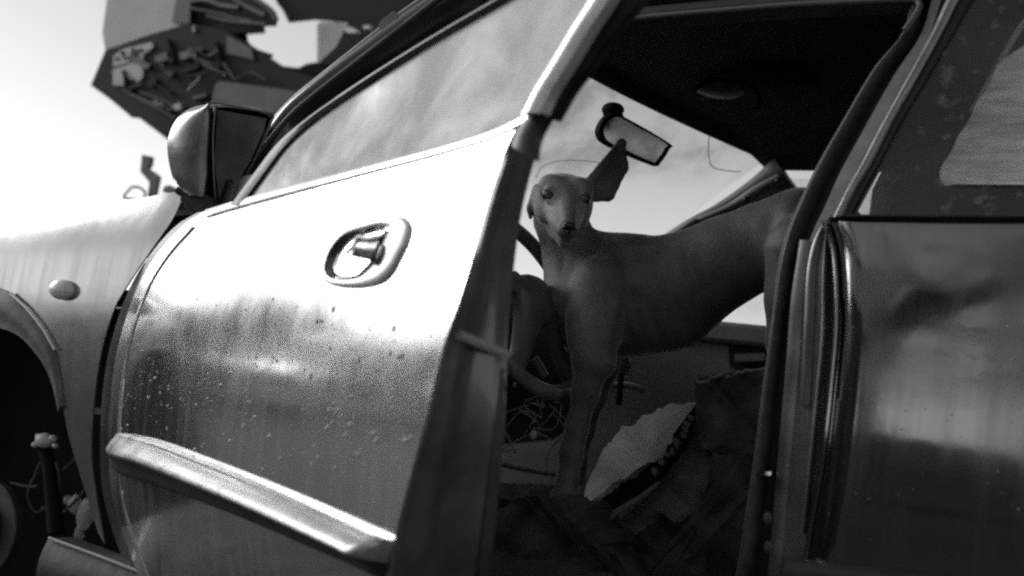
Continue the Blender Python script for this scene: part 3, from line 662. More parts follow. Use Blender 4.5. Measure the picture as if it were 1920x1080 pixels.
V = [p for r in hub for p in r]; Fc = [(k*36+i, k*36+(i+1) % 36, (k+1)*36+(i+1) % 36, (k+1)*36+i) for k in range(4) for i in range(36)]+[tuple(range(36))]
mesh('hub', V, Fc, SWC, sw, smooth=50)
hb = atY(978, 540, .33)
V, Fc = tube_data([cam_pt(978+12*math.cos(w)+.2*14*math.sin(w), 540+18*math.sin(w)+8*math.cos(w), hb) for w in np.linspace(0, 2*math.pi, 30)], .0012, 6, cap=False)
mesh('horn_button', V, Fc, RUB, sw, smooth=60)
tube('steering_column', [wcn-wn*.02, wcn-wn*.30], [.035, .045], DARK, car, k=16)
tube('column_stalk', [cam_pt(x, y, wcn, .06) for x, y in [(1002, 672), (1012, 688), (1022, 706)]], .007, mat('stalk_plastic', .15, .4), car, n=8)
# far door: lower card, sill, frame, pull handle
fdo = box('far_door', (-.1, 1.30, .2), (.95, 1.36, .905), CARD, car, bev=.02)
box('door_top_roll', (-.1, 1.28, .865), (.95, 1.302, .915), CARD, fdo, bev=.012)
hp = lambda x, y: atY(x, y, 1.296)
HP = closed([(1368, 640), (1384, 636), (1426, 636), (1436, 640), (1438, 680), (1428, 692), (1384, 692), (1368, 684)], 32)
prism('pull_recess', [tuple(q) for q in HP], hp, (0, .01, 0), BLK, fdo)
prism('pull_grip', [(1376, 664), (1434, 662), (1434, 676), (1378, 678)], lambda x, y: atY(x, y, 1.285), (0, .012, 0), mat('grip_plastic', .10, .4), fdo)
V = [(.20, 1.325, .91), (.94, 1.325, .91), (.94, 1.325, 1.26), (.58, 1.325, 1.26)]; mesh('window_pane', V+[(a, b+.003, c) for a, b, c in V], [(0, 1, 2, 3), (7, 6, 5, 4), (0, 4, 5, 1), (1, 5, 6, 2), (2, 6, 7, 3), (3, 7, 4, 0)], GLASS_F, fdo, smooth=0)
box('far_rear_door', (.96, 1.30, .2), (2.3, 1.36, .93), CARD, car, bev=.02)
box('far_rear_panel', (1.02, 1.27, .92), (2.36, 1.30, 1.345), BLK, car)  # added panel that blocks the sky seen through the rear window
box('far_centre_pillar', (.94, 1.20, .9), (1.02, 1.30, 1.30), DARK, car, bev=.01)
# pale sheet added inside the rear window for its bright patch, bottom curled outward
SHL = [(1878, 112), (1852, 160), (1822, 212), (1795, 262), (1772, 300), (1764, 330), (1776, 352), (1802, 362)]
SHR = [(2120, -40), (2120, 60), (2120, 140), (2120, 220), (2120, 280), (2120, 330), (2120, 352), (2120, 364)]
strip('window_shade', SHL, SHR, body(.06), mat('shade_film', .85, .35, 0, var=.6, scale=5, stretch=(1, 1, 9), bump=.3, bscale=20, coat=.4), rd, n=40, k=24, vec=(0, .002, 0),
      bulge=lambda s, t: np.array([0, -.045*max(0, (s-.78)/.22)**1.5-.004*math.sin(s*26), 0]))
tube('shade_edge', [body(.066)(x, y) for x, y in [(1960, 0), (1915, 50), (1880, 108), (1852, 158), (1822, 210)]], .004, mat('shade_edge_film', .3, .4), rd, n=24)
# seats
def pile(name, px, yy, m, amp=.006, th=.02, parent=None, seedv=0, slope=0., rag=2.2, **kw):
    """torn sheet: filled outline with an uneven ragged face, real thickness"""
    P = np.array(px, float); c = P.mean(0); Q = closed(P, 90) if len(P) > 6 else resample(np.vstack([P, P[:1]]), 91, False)[:90]
    lv = [0, .12, .25, .4, .55, .7, .85, 1.]; V = []; r_ = np.random.default_rng(seedv)
    ph = r_.uniform(0, 6, 8)
    for t in lv:
        for i in range(90):
            q = Q[i]*(t)+c*(1-t) if t else c+(Q[i]-c)*.03
            if t == 1: q = q+r_.normal(0, rag, 2)
            w = amp*(math.sin(q[0]*.045+ph[0])*math.cos(q[1]*.05+ph[1])+.45*math.sin(q[0]*.09+q[1]*.05+2*math.sin(q[1]*.02)+ph[2])+.12*math.sin(q[0]*.23-q[1]*.19+ph[3]))
            V.append(atY(q[0], q[1], yy+slope*(q[0]-c[0])/200+w))
    n0 = len(V); V += [p+np.array([0, th, 0]) for p in V]; L = len(lv)
    Fc = [(k*90+i, k*90+(i+1) % 90, (k+1)*90+(i+1) % 90, (k+1)*90+i) for k in range(L-1) for i in range(90)]+[tuple(range(90))]
    Fc += [tuple(n0+j for j in f[::-1]) for f in Fc]+[((L-1)*90+i, (L-1)*90+(i+1) % 90, n0+(L-1)*90+(i+1) % 90, n0+(L-1)*90+i) for i in range(90)]
    return mesh(name, V, Fc, m, parent, smooth=50, **kw)
seat = box('driver_seat', (.50, .30, .20), (1.02, .78, .44), SEAT_D, car, bev=.05)
pile('ragged_backrest', [(1305, 714), (1340, 704), (1380, 698), (1440, 692), (1500, 690), (1500, 860), (1425, 850), (1390, 872), (1350, 850), (1318, 838), (1308, 780)], .36, SEAT_D, amp=.010, th=.10, parent=seat, seedv=1)
tube('torn_hem', [atY(x, y, .352)+rng.normal(0, .0015, 3) for x, y in resample([(1306, 714), (1322, 720), (1345, 706), (1372, 704), (1400, 696), (1450, 692)], 24)], .003, mat('frayed_thread', .16, .9, var=.5, scale=80, bump=.8), seat, k=7)
PL = [(1092, 946), (1104, 905), (1122, 862), (1136, 836), (1150, 824), (1166, 800), (1184, 798), (1206, 780), (1232, 770), (1250, 760), (1276, 758), (1296, 754), (1303, 764), (1290, 786), (1272, 812), (1250, 842), (1236, 862), (1206, 872), (1176, 894), (1146, 908), (1120, 930)]
pile('pale_seat_panel', PL, .40, PALE, amp=.003, th=.03, parent=seat, seedv=4, slope=.06, rag=1.6)
tp = resample([(1306, 760), (1288, 800), (1262, 842), (1236, 872), (1200, 902), (1160, 932), (1120, 962)], 60)
pile('torn_piping', [(1304, 758), (1312, 764), (1300, 800), (1270, 852), (1240, 886), (1200, 925), (1150, 960), (1100, 985), (1105, 950), (1150, 915), (1200, 885), (1240, 856), (1270, 815)], .42, BLK, amp=.003, th=.03, parent=seat, seedv=6)
for i in (5, 7, 11, 13, 16, 20, 22, 27, 31):
    x, y = tp[i]; x += random.uniform(-4, 4); y += random.uniform(-3, 3)
    prism('foam_tooth', [(x-random.uniform(4, 11), y-random.uniform(1, 7)), (x-1, y-random.uniform(2, 9)), (x+random.uniform(2, 7), y+3), (x+1, y+random.uniform(5, 14)), (x-5, y+5)], lambda p, q: atY(p, q, .405), (0, .012, 0), mat('foam_tooth_grey', .13, .8, var=.3), seat)
pile('folded_cover', [(1318, 770), (1326, 850), (1330, 900), (1300, 950), (1260, 975), (1235, 960), (1180, 1000), (1120, 1010), (1150, 985), (1200, 940), (1240, 895), (1280, 840), (1306, 790)], .43, SEAT, amp=.010, th=.03, parent=seat, seedv=9)
tube('cover_edge', [atY(x, y, .415) for x, y in [(1128, 982), (1160, 958), (1200, 935), (1236, 905)]], [.004, .006, .006, .003], mat('cover_edge_light', .22, .8, var=.3, scale=50, bump=.6), seat, n=None)
pile('slumped_cloth', [(1330, 900), (1345, 862), (1400, 850), (1425, 870), (1390, 940), (1330, 1010), (1260, 1080), (1230, 1120), (1180, 1120), (1240, 1040), (1300, 960)], .34, SEAT_D, amp=.010, th=.03, parent=seat, seedv=12)
pile('slumped_cloth', [(960, 940), (990, 930), (1030, 935), (1070, 930), (1100, 950), (1112, 985), (1135, 1000), (1130, 1030), (1180, 1060), (1180, 1140), (900, 1140), (905, 1000)], .33, SEAT_D, amp=.014, th=.10, parent=seat, seedv=15)
pile('seat_top_cloth', [(918, 908), (950, 906), (1000, 908), (1050, 914), (1070, 924), (1110, 930), (1105, 948), (1060, 944), (1000, 938), (960, 940), (930, 925)], .42, SEAT, amp=.006, th=.16, parent=seat, seedv=18)
pile('lower_cloth', [(1060, 1010), (1200, 960), (1330, 960), (1400, 1000), (1400, 1140), (1000, 1140)], .46, SEAT_D, amp=.012, th=.03, parent=seat, seedv=21)
box('passenger_seat', (.55, .82, .2), (1.05, 1.24, .46), SEAT_D, car, bev=.05)
box('passenger_backrest', (.90, .84, .4), (1.05, 1.25, 1.20), SEAT_D, car, bev=.05)
box('centre_console', (.0, .62, .2), (.5, .78, .50), DARK, car, bev=.02)
tube('handbrake', [atY(x, y, .74) for x, y in [(1150, 722), (1176, 722), (1198, 728), (1204, 735)]], .006, mat('handbrake_grip', .16, .4), car, n=12)
ellipsoid('gear_knob', atY(1166, 682, .70), (.018, .018, .022), mat('gear_knob_plastic', .14, .35), car)
tube('gear_lever', [atY(1166, 690, .70), atY(1160, 760, .70)], .006, BLK, car)
# hanging wires under the dash
wm = mat('loose_wire', .3, .4)
for k in range(11):
    x0 = random.uniform(930, 1045); y0 = random.uniform(730, 780); P = [(x0, y0)]
    for s in range(4): x0 += random.uniform(-44, 44); y0 += random.uniform(-12, 50); P.append((x0, y0))
    d = random.uniform(.45, .65)
    tube('wire', [atY(x, y, d) for x, y in P], .0013, wm if k % 3 else mat('pale_wire', .4, .4), car, n=24, k=5)
for x, y, r in ((1000, 816, .006), (965, 722, .004), (937, 806, .006), (940, 860, .007), (966, 845, .004), (936, 826, .005), (1001, 790, .003)):
    V, Fc = ell_data(atY(x, y, .46), np.diag([r, r*.8, r*1.3]), 8, 6); mesh('wire_plug', [np.array(p)+rng.normal(0, r*.12, 3) for p in V], Fc, WHITEP if r > .0045 else wm, car, smooth=40)
tube('pedal_bar', [atY(x, y, .5) for x, y in [(930, 868), (980, 880), (1040, 890)]], .004, MACH2, car, n=10)

# ------------------------------------------------------------------ the dog: one continuous skin from a smooth distance field
def seg_d(P, a, b, ra, rb, sq=None):
    a = np.asarray(a, np.float32); b = np.asarray(b, np.float32); ba = b-a; L2 = float(ba@ba)
    pa = P-a; h = np.clip(pa@ba/L2, 0, 1); q = pa-h[..., None]*ba
    if sq is not None:      # sq = (axis, factor): thinner along the axis
        ax, k = sq; ax = np.asarray(ax, np.float32); w = q@ax; d = np.sqrt(np.maximum((q*q).sum(-1)+w*w*(1/k/k-1), 0))
    else: d = np.sqrt((q*q).sum(-1))
    return d-(ra*(1-h)+rb*h)
def ell_d(P, c, r, ax=None):
    q = P-np.asarray(c, np.float32)
    if ax is not None: q = q@np.array(ax, np.float32).T
    r = np.asarray(r, np.float32); k0 = np.sqrt(((q/r)**2).sum(-1)); k1 = np.sqrt(((q/r/r)**2).sum(-1))+1e-6
    return k0*(k0-1)/k1
def smin(ds, k):
    m = np.minimum.reduce(ds); s = sum(np.exp(-(d-m)/k) for d in ds); return m-k*np.log(s)
def smax2(a, b, k): return -smin([-a, -b], k)
def surface_net(F, lo, h):
    nx, ny, nz = F.shape; ins = F < 0
    c = [(0, 0, 0), (1, 0, 0), (0, 1, 0), (1, 1, 0), (0, 0, 1), (1, 0, 1), (0, 1, 1), (1, 1, 1)]
    sl_ = lambda A, o: A[o[0]:nx-1+o[0], o[1]:ny-1+o[1], o[2]:nz-1+o[2]]
    cnt = sum(sl_(ins, o).astype(np.int8) for o in c); act = (cnt > 0) & (cnt < 8)
    idx = -np.ones(act.shape, np.int64); I = np.argwhere(act); idx[act] = np.arange(len(I))
    acc = np.zeros((len(I), 3)); num = np.zeros(len(I))
    f = [F[I[:, 0]+o[0], I[:, 1]+o[1], I[:, 2]+o[2]] for o in c]
    for a in range(8):
        for b in range(a+1, 8):
            if sum(abs(c[a][i]-c[b][i]) for i in range(3)) != 1: continue
            cr = (f[a] < 0) != (f[b] < 0); t = np.where(cr, f[a]/np.where(cr, f[a]-f[b], 1), 0)
            p = np.array(c[a])+t[:, None]*(np.array(c[b])-np.array(c[a])); acc += p*cr[:, None]; num += cr
    V = np.array(lo)+(I+acc/num[:, None])*h; Q = []
    for axis in range(3):
        o = [0, 0, 0]; o[axis] = 1; A = ins[:nx-1, :ny-1, :nz-1]; B = ins[o[0]:nx-1+o[0], o[1]:ny-1+o[1], o[2]:nz-1+o[2]]
        E = np.argwhere(A != B); u, v = [(1, 2), (2, 0), (0, 1)][axis]
        E = E[(E[:, u] > 0) & (E[:, v] > 0)]; du = np.zeros(3, int); du[u] = 1; dv = np.zeros(3, int); dv[v] = 1
        g = lambda X: idx[X[:, 0], X[:, 1], X[:, 2]]
        q = np.column_stack([g(E), g(E-du), g(E-du-dv), g(E-dv)]); fl = A[E[:, 0], E[:, 1], E[:, 2]]; q[~fl] = q[~fl][:, ::-1]; Q.append(q[(q >= 0).all(1)])
    return V, np.vstack(Q)
px = lambda x, y, yy: atY(x, y, yy)
HC = px(1056, 376, .40)                      # centre of the skull
hr, hu, ht = RT, UP, -FW                      # the head is turned to look out of the car
tilt = math.radians(6); hr, hu = math.cos(tilt)*hr-math.sin(tilt)*hu, math.cos(tilt)*hu+math.sin(tilt)*hr
yawh = math.radians(4); hr, ht = math.cos(yawh)*hr-math.sin(yawh)*ht, math.cos(yawh)*ht+math.sin(yawh)*hr
HS = 1.0
def H(a, b, c): return HC+HS*(hr*a+hu*b+ht*c)
def dog_field(P):
    P = P.astype(np.float32); D = []
    # trunk: chain of body sections (centre pixel, Y, radius)
    T = [(1118, 548, .45, .078), (1165, 550, .46, .091), (1220, 550, .46, .088), (1290, 528, .46, .080), (1360, 490, .46, .070), (1430, 458, .46, .063), (1500, 450, .46, .078), (1550, 455, .46, .066)]
    C_ = [(px(x, y, yy), r) for x, y, yy, r in T]
    for (a, ra), (b, rb) in zip(C_[:-1], C_[1:]): D.append(seg_d(P, a, b, ra, rb, sq=((0, 1, 0), .80)))
    D.append(seg_d(P, px(1165, 600, .46), px(1270, 590, .46), .062, .056, sq=((0, 1, 0), .8)))      # breast bone
    D.append(seg_d(P, px(1072, 575, .44), px(1095, 625, .44), .034, .040))                                # point of the chest
    # neck
    D.append(seg_d(P, H(.004, -.030, -.050), px(1072, 480, .45), .047, .042)); D.append(seg_d(P, px(1070, 480, .45), px(1092, 560, .45), .042, .064))
    D.append(seg_d(P, px(1085, 470, .46), px(1170, 520, .46), .040, .075, sq=((0, 1, 0), .7)))
    D.append(seg_d(P, px(1040, 480, .43), px(1050, 560, .43), .014, .020))                                # throat cord
    # shoulders and near foreleg
    D.append(seg_d(P, px(1130, 540, .395), px(1112, 625, .385), .052, .042, sq=((0, 1, 0), .7)))
    D.append(seg_d(P, px(1094, 600, .39), px(1106, 668, .39), .026, .027))
    D.append(seg_d(P, px(1128, 640, .39), px(1130, 682, .39), .026, .021))
    fl = [(1106, 680, .385, .0255), (1098, 735, .385, .0195), (1082, 800, .385, .0155), (1071, 850, .385, .0165), (1064, 900, .385, .0135), (1062, 926, .383, .018)]
    L = [(px(x, y, yy), r) for x, y, yy, r in fl]
    for (a, ra), (b, rb) in zip(L[:-1], L[1:]): D.append(seg_d(P, a, b, ra, rb))
    # far foreleg
    fl2 = [(1135, 640, .52, .034), (1130, 690, .525, .024), (1116, 745, .525, .0165), (1096, 810, .525, .0135), (1084, 870, .525, .012), (1080, 905, .525, .015)]
    L = [(px(x, y, yy), r) for x, y, yy, r in fl2]
    for (a, ra), (b, rb) in zip(L[:-1], L[1:]): D.append(seg_d(P, a, b, ra, rb))
    # hind legs: thigh, hock, shank
    for yy in (.40, .53):
        hl = [(1515, 480, yy, .066), (1500, 560, yy, .050), (1478, 640, yy, .030), (1560, 730, yy, .019), (1552, 830, yy, .015), (1530, 870, yy, .020)]
        L = [(px(x, y, q), r) for x, y, q, r in hl]
        for (a, ra), (b, rb) in zip(L[:-1], L[1:]): D.append(seg_d(P, a, b, ra, rb))
    D.append(seg_d(P, px(1590, 440, .46), px(1650, 560, .46), .018, .008))
    body_ = smin(D, .007)
    for a, b, A_, w_ in ((px(1160, 455, .385), px(1182, 560, .385), .0045, .013), (px(1182, 560, .385), px(1152, 655, .385), .0045, .013), (px(1090, 500, .41), px(1088, 600, .385), .0030, .010),
                         (px(1135, 450, .40), px(1114, 560, .37), -.0030, .010), (px(1445, 410, .40), px(1462, 540, .40), .005, .016), (px(1100, 690, .365), px(1080, 800, .37), .0016, .006), (px(1055, 480, .40), px(1066, 590, .40), .0022, .007)):
        body_ = body_+A_*np.exp(-(seg_d(P, a, b, 0, 0)/w_)**2)
    Xr = P[..., 0]+.25*P[..., 2]; body_ = body_+.0011*np.sin(Xr*260)*np.exp(-((P[..., 0]-.73)/.07)**4)*np.exp(-((P[..., 2]-.86)/.07)**4)
    # toes
    T = []
    for k, (dx, dy) in enumerate(((-22, 14), (-10, 20), (4, 20), (14, 12))): T.append(seg_d(P, px(1060+dx*.6, 926, .378), px(1056+dx, 930+dy*.45, .366), .010, .0085))
    for k, dx in enumerate((-12, -2, 8)): T.append(seg_d(P, px(1086, 903, .52), px(1080+dx, 914, .508), .009, .008))
    body_ = smin([body_]+T, .003)
    ax = [hr, hu, ht]
    Hd = [ell_d(P, H(0, .002, -.006), (.050, .041, .055), ax), ell_d(P, H(0, .022, -.004), (.038, .022, .036), ax),
          ell_d(P, H(-.024, .020, .026), (.022, .020, .022), ax), ell_d(P, H(.024, .020, .026), (.022, .020, .022), ax),
          ell_d(P, H(-.030, -.014, .006), (.018, .028, .030), ax), ell_d(P, H(.030, -.014, .006), (.018, .028, .030), ax),
          seg_d(P, H(0, .004, .040), H(.002, -.040, .100), .0200, .0110),
          seg_d(P, H(-.011, -.020, .034), H(-.004, -.056, .094), .0225, .0115), seg_d(P, H(.011, -.020, .034), H(.008, -.056, .094), .0225, .0115),
          seg_d(P, H(0, -.042, .010), H(.001, -.074, .080), .0240, .0095)]
    head = smin(Hd, .0040)
    for s in (-1, 1): head = smax2(head, -ell_d(P, H(s*.030, .0035, .049), (.0120, .0092, .011), ax), .0015)
    # lids: thin rolls over and under each eye
    lid = []
    for s in (-1, 1):
        lid += [seg_d(P, H(s*.019, .006, .050), H(s*.030, .0145, .052), .0024, .0028), seg_d(P, H(s*.030, .0145, .052), H(s*.042, .0065, .044), .0028, .0022),
                seg_d(P, H(s*.020, .000, .051), H(s*.030, -.0070, .050), .0020, .0022), seg_d(P, H(s*.030, -.0070, .050), H(s*.042, .002, .044), .0022, .0018)]
    head = smin([head]+lid, .0022)
    # mouth line and nose
    head = smax2(head, -seg_d(P, H(-.034, -.074, .050), H(0, -.0680, .112), .0016, .0016), .002)
    head = smax2(head, -seg_d(P, H(.036, -.074, .050), H(.002, -.0680, .112), .0016, .0016), .002)
    # erect ear: tall leaf with a hollow front
    tp = H(.0930, .112, -.036); sq_ = (ht, .40)
    ear = smin([seg_d(P, H(.044, .030, -.012), tp, .0145, .0075, sq=sq_), seg_d(P, H(.058, .026, -.018), H(.087, .084, -.032), .0215, .0120, sq=sq_),
                seg_d(P, H(.076, .022, -.022), H(.0980, .070, -.032), .0150, .0110, sq=sq_), seg_d(P, H(.0980, .070, -.032), tp, .0110, .0075, sq=sq_)], .003)
    o = ht*.0085+hr*.003
    ear = smax2(ear, -smin([seg_d(P, H(.061, .030, -.018)+o, H(.088, .080, -.032)+o, .0155, .0105, sq=(ht, .45)), seg_d(P, H(.088, .080, -.032)+o, H(.0925, .100, -.035)+o, .0105, .004, sq=(ht, .45))], .003), .0025)
    # the other ear folded back
    f0, f1 = H(-.046, .012, -.022), H(-.052, -.016, -.030)
    ear2 = smin([seg_d(P, f0, f1, .012, .009, sq=(hr, .55)), seg_d(P, f1, H(-.050, -.032, -.030), .009, .004, sq=(hr, .6))], .003)
    head = smin([head, ear, ear2], .0032)
    return smin([body_, head], .006)
def mesh_field(lo, hi, h):
    nx = [int((hi[i]-lo[i])/h)+2 for i in range(3)]
    g = np.stack(np.meshgrid(*[lo[i]+h*np.arange(nx[i]) for i in range(3)], indexing='ij'), -1).astype(np.float32)
    F = np.empty(g.shape[:3], np.float32)
    for i in range(0, nx[0], 12): F[i:i+12] = dog_field(g[i:i+12])
    return surface_net(F, lo, h)
V, Q = mesh_field((.36, .28, .47), (1.12, .60, 1.20), .0034)
Q = [tuple(q) for q in Q]
DOGM = bpy.data.materials.new('short_dark_coat'); DOGM.use_nodes = True
n_ = DOGM.node_tree; L_ = n_.links; b_ = n_.nodes['Principled BSDF']
b_.inputs['Roughness'].default_value = .55; b_.inputs['Sheen Weight'].default_value = 1.; b_.inputs['Sheen Roughness'].default_value = .3
vc = n_.nodes.new('ShaderNodeVertexColor'); vc.layer_name = 'coat'
tc_ = n_.nodes.new('ShaderNodeTexCoord'); mp_2 = n_.nodes.new('ShaderNodeMapping'); mp_2.inputs['Scale'].default_value = (120, 120, 30)
nz = n_.nodes.new('ShaderNodeTexNoise'); nz.inputs['Scale'].default_value = 4; nz.inputs['Detail'].default_value = 4
L_.new(tc_.outputs['Object'], mp_2.inputs[0]); L_.new(mp_2.outputs[0], nz.inputs[0])
r_1 = n_.nodes.new('ShaderNodeMapRange'); r_1.inputs[1].default_value = .3; r_1.inputs[2].default_value = .7; r_1.inputs[3].default_value = .5; r_1.inputs[4].default_value = 1.5
nz2 = n_.nodes.new('ShaderNodeTexNoise'); nz2.inputs['Scale'].default_value = 28; nz2.inputs['Detail'].default_value = 5; L_.new(tc_.outputs['Object'], nz2.inputs[0])
av = n_.nodes.new('ShaderNodeMath'); av.operation = 'MULTIPLY_ADD'; av.inputs[1].default_value = .5; L_.new(nz.outputs[0], av.inputs[0])
hf = n_.nodes.new('ShaderNodeMath'); hf.operation = 'MULTIPLY'; hf.inputs[1].default_value = .5; L_.new(nz2.outputs[0], hf.inputs[0]); L_.new(hf.outputs[0], av.inputs[2]); L_.new(av.outputs[0], r_1.inputs[0])
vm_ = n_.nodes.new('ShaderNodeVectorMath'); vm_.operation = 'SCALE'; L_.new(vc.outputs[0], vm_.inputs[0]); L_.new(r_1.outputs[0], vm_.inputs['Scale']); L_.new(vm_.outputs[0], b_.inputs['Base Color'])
bp2 = n_.nodes.new('ShaderNodeBump'); bp2.inputs['Strength'].default_value = .5; bp2.inputs['Distance'].default_value = .0015; L_.new(nz.outputs[0], bp2.inputs['Height']); L_.new(bp2.outputs[0], b_.inputs['Normal'])
dog_root = px(1100, 940, .45)
dog = mesh('dog', V, Q, DOGM, None, smooth=180, origin=dog_root, label='slim short haired dog with one ear raised standing on the torn front seat', cat='dog')
md = dog.modifiers.new('smooth', 'SMOOTH'); md.factor = .5; md.iterations = 2
# coat markings: brow spots, pale throat; left face and chest painted as lit
Pw = np.asarray(V, np.float32)
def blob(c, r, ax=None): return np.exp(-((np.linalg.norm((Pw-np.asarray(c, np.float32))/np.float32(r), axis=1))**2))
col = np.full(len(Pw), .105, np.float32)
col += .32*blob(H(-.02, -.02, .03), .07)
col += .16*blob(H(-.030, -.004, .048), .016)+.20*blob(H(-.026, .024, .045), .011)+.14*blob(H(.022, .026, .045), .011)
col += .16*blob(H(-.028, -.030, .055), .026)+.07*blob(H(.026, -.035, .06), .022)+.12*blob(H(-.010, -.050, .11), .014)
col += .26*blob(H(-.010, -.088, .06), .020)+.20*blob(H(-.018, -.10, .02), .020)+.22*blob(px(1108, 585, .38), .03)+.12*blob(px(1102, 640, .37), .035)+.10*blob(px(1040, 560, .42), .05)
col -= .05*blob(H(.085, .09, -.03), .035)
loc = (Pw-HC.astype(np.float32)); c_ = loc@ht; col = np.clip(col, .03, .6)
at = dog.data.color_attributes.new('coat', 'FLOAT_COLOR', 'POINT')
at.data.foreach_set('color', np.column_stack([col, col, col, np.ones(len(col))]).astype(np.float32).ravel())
NOSE = mat('wet_black_nose', .02, .3, 0, bump=.5, bscale=400, coat=.3)
V, Fc = merge([ell_data(H(.002, -.047, .114), np.array([hr*.0100, hu*.0068, ht*.0070]).T, 20, 12), ell_data(H(-.0040, -.0500, .1150), np.array([hr*.0048, hu*.0044, ht*.0055]).T), ell_data(H(.0080, -.0500, .1150), np.array([hr*.0048, hu*.0044, ht*.0055]).T), ell_data(H(.002, -.056, .1115), np.array([hr*.003, hu*.006, ht*.004]).T)])
mesh('nose', V, Fc, NOSE, dog, smooth=80)
EYE = mat('dark_glossy_eye', .03, .12, 0, coat=1.); IRIS = mat('eye_iris', .19, .2, 0, coat=1.)
for s in (-1, 1):
    V, Fc = ell_data(H(s*.030, .0035, .0432), np.array([hr*.0112, hu*.0112, ht*.0112]).T, 24, 16)
    e = mesh('eye', V, Fc, EYE, dog, smooth=80)
    V, Fc = ell_data(H(s*.030-.001, .0035, .0497), np.array([hr*.0068, hu*.0068, ht*.0052]).T, 20, 12)
    mesh('iris', V, Fc, IRIS, e, smooth=80)
    V, Fc = ell_data(H(s*.030-.001, .0035, .0532), np.array([hr*.0032, hu*.0032, ht*.0020]).T, 16, 10)
    mesh('pupil', V, Fc, EYE, e, smooth=80)

# ------------------------------------------------------------------ scrapped machine held up in front of the car
MY = 3.3
mo_ = np.array([atY(400, 130, MY)[0], MY, 0.])
mach = thing('scrapped_vehicle', 'dark boxy front end of a scrapped vehicle raised high behind the mirror', 'scrap vehicle', (mo_[0], MY, 0))
ml = lambda x, y: atY(x, y, MY)
BK = ray(480, 100)/np.linalg.norm(ray(480, 100))*.5
prism('nose_box', [(170, 160), (197, 95), (280, 66), (350, 44), (362, 46), (420, 56), (480, 90), (540, 130), (640, 160), (640, 260), (560, 330), (420, 330), (316, 263), (262, 222), (248, 221), (206, 186)], ml, BK, MACH, mach)
prism('upper_shell', [(197, 94), (192, 60), (200, 0), (204, -60), (340, -60), (346, 0), (353, 44), (280, 65)], lambda x, y: atY(x, y, MY+.04), BK, LIGHTP, mach)
prism('shell_shade_panel', [(322, 40), (330, 0), (334, -60), (372, -60), (356, 0), (356, 42), (350, 44)], lambda x, y: atY(x, y, MY+.02), BK, MACH2, mach)
prism('upper_chassis', [(348, -70), (356, 0), (355, 44), (395, 60), (430, 62), (470, 62), (498, 60), (495, 46), (520, 46), (517, 25), (495, 8), (480, -10), (478, -70)], lambda x, y: atY(x, y, MY+.06), BK, MACH, mach)
prism('chassis_beam', [(514, -80), (520, -4), (534, 14), (546, 39), (600, 33), (650, 38), (700, 44), (760, 46), (900, 40), (1100, 40), (1100, -120)], lambda x, y: atY(x, y, MY+.1), BK, MACH, mach)
prism('side_frame', [(410, 58), (463, 64), (464, 76), (476, 90), (514, 103), (504, 114), (502, 122), (566, 129), (580, 121), (600, 118), (652, 100), (720, 92), (800, 100), (940, 104), (940, 200), (760, 240), (600, 260), (420, 260)], lambda x, y: atY(x, y, MY+.12), BK, MACH, mach)
prism('grey_cross_plate', [(598, 118), (598, 46), (602, 41), (652, 42), (656, 60), (625, 92)], lambda x, y: atY(x, y, MY+.05), BK*.4, LIGHTP, mach)
prism('frame_upright', [(655, 40), (770, 46), (800, 60), (830, 100), (720, 130), (600, 120), (630, 88)], lambda x, y: atY(x, y, MY+.03), BK*.5, MACH, mach)
prism('grey_side_plate', [(425, 66), (470, 90), (476, 112), (424, 100)], lambda x, y: atY(x, y, MY-.01), (0, .03, 0), MACH2, mach)
prism('lower_guard', [(397, 186), (404, 158), (412, 152), (520, 166), (590, 176), (560, 230), (470, 204)], lambda x, y: atY(x, y, MY-.03), (0, .06, 0), MACH2, mach)
for P, r in (([(356, 15), (400, 24), (440, 34), (472, 40)], .010), ([(440, 0), (462, 12), (480, 22), (498, 30)], .016), ([(360, 4), (390, 2), (420, 12), (450, 16)], .018), ([(470, -8), (490, 6), (510, 22), (518, 38)], .014), ([(390, 30), (430, 40), (470, 44), (500, 46)], .012)):
    tube('bent_pipe', [atY(x, y, MY-.02) for x, y in P], r, mat('greasy_pipe', .12, .25, .6, var=.4, scale=10), mach, n=20)
prism('headlamp', [(212, 125), (212, 105), (230, 92), (284, 79), (287, 88), (268, 103), (268, 110)], lambda x, y: atY(x, y, MY-.01), (0, .03, 0), LIGHTP, mach)
for x, y, r in ((219, 110, .010), (230, 100, .013), (265, 94, .011)):
    disc('lamp_socket', atY(x, y, MY-.012), r, .01, MACH, mach, k=16)
tube('lamp_bracket', [atY(x, y, MY-.015) for x, y in [(231, 108), (240, 109), (247, 104), (249, 90)]], .006, MACH, mach, n=14)
tube('lamp_bracket', [atY(x, y, MY-.015) for x, y in [(246, 112), (254, 106), (258, 92)]], .006, MACH, mach, n=14)
prism('pale_plate', [(211, 130), (268, 112), (267, 145), (258, 154), (245, 150), (230, 160), (212, 160)], lambda x, y: atY(x, y, MY-.01), (0, .03, 0), LIGHTP, mach)
prism('dark_tag', [(228, 154), (250, 147), (254, 156), (236, 162)], lambda x, y: atY(x, y, MY-.014), (0, .02, 0), MACH, mach)
for P in ([(240, 168), (258, 160), (266, 158)], [(246, 176), (290, 196), (330, 206), (345, 212)], [(262, 172), (300, 186), (330, 200)], [(230, 166), (244, 176), (300, 206), (330, 222)]):
    tube('lower_rail', [atY(x, y, MY-.015) for x, y in P], .006, MACH2, mach, n=14)
prism('bright_bracket', [(322, 198), (336, 192), (338, 204), (330, 207)], lambda x, y: atY(x, y, MY-.03), (0, .02, 0), LIGHTP, mach)
prism('lamp_tab', [(361, 48), (364, 48), (364, 60), (361, 60)], lambda x, y: atY(x, y, MY-.01), (0, .02, 0), LIGHTP, mach)
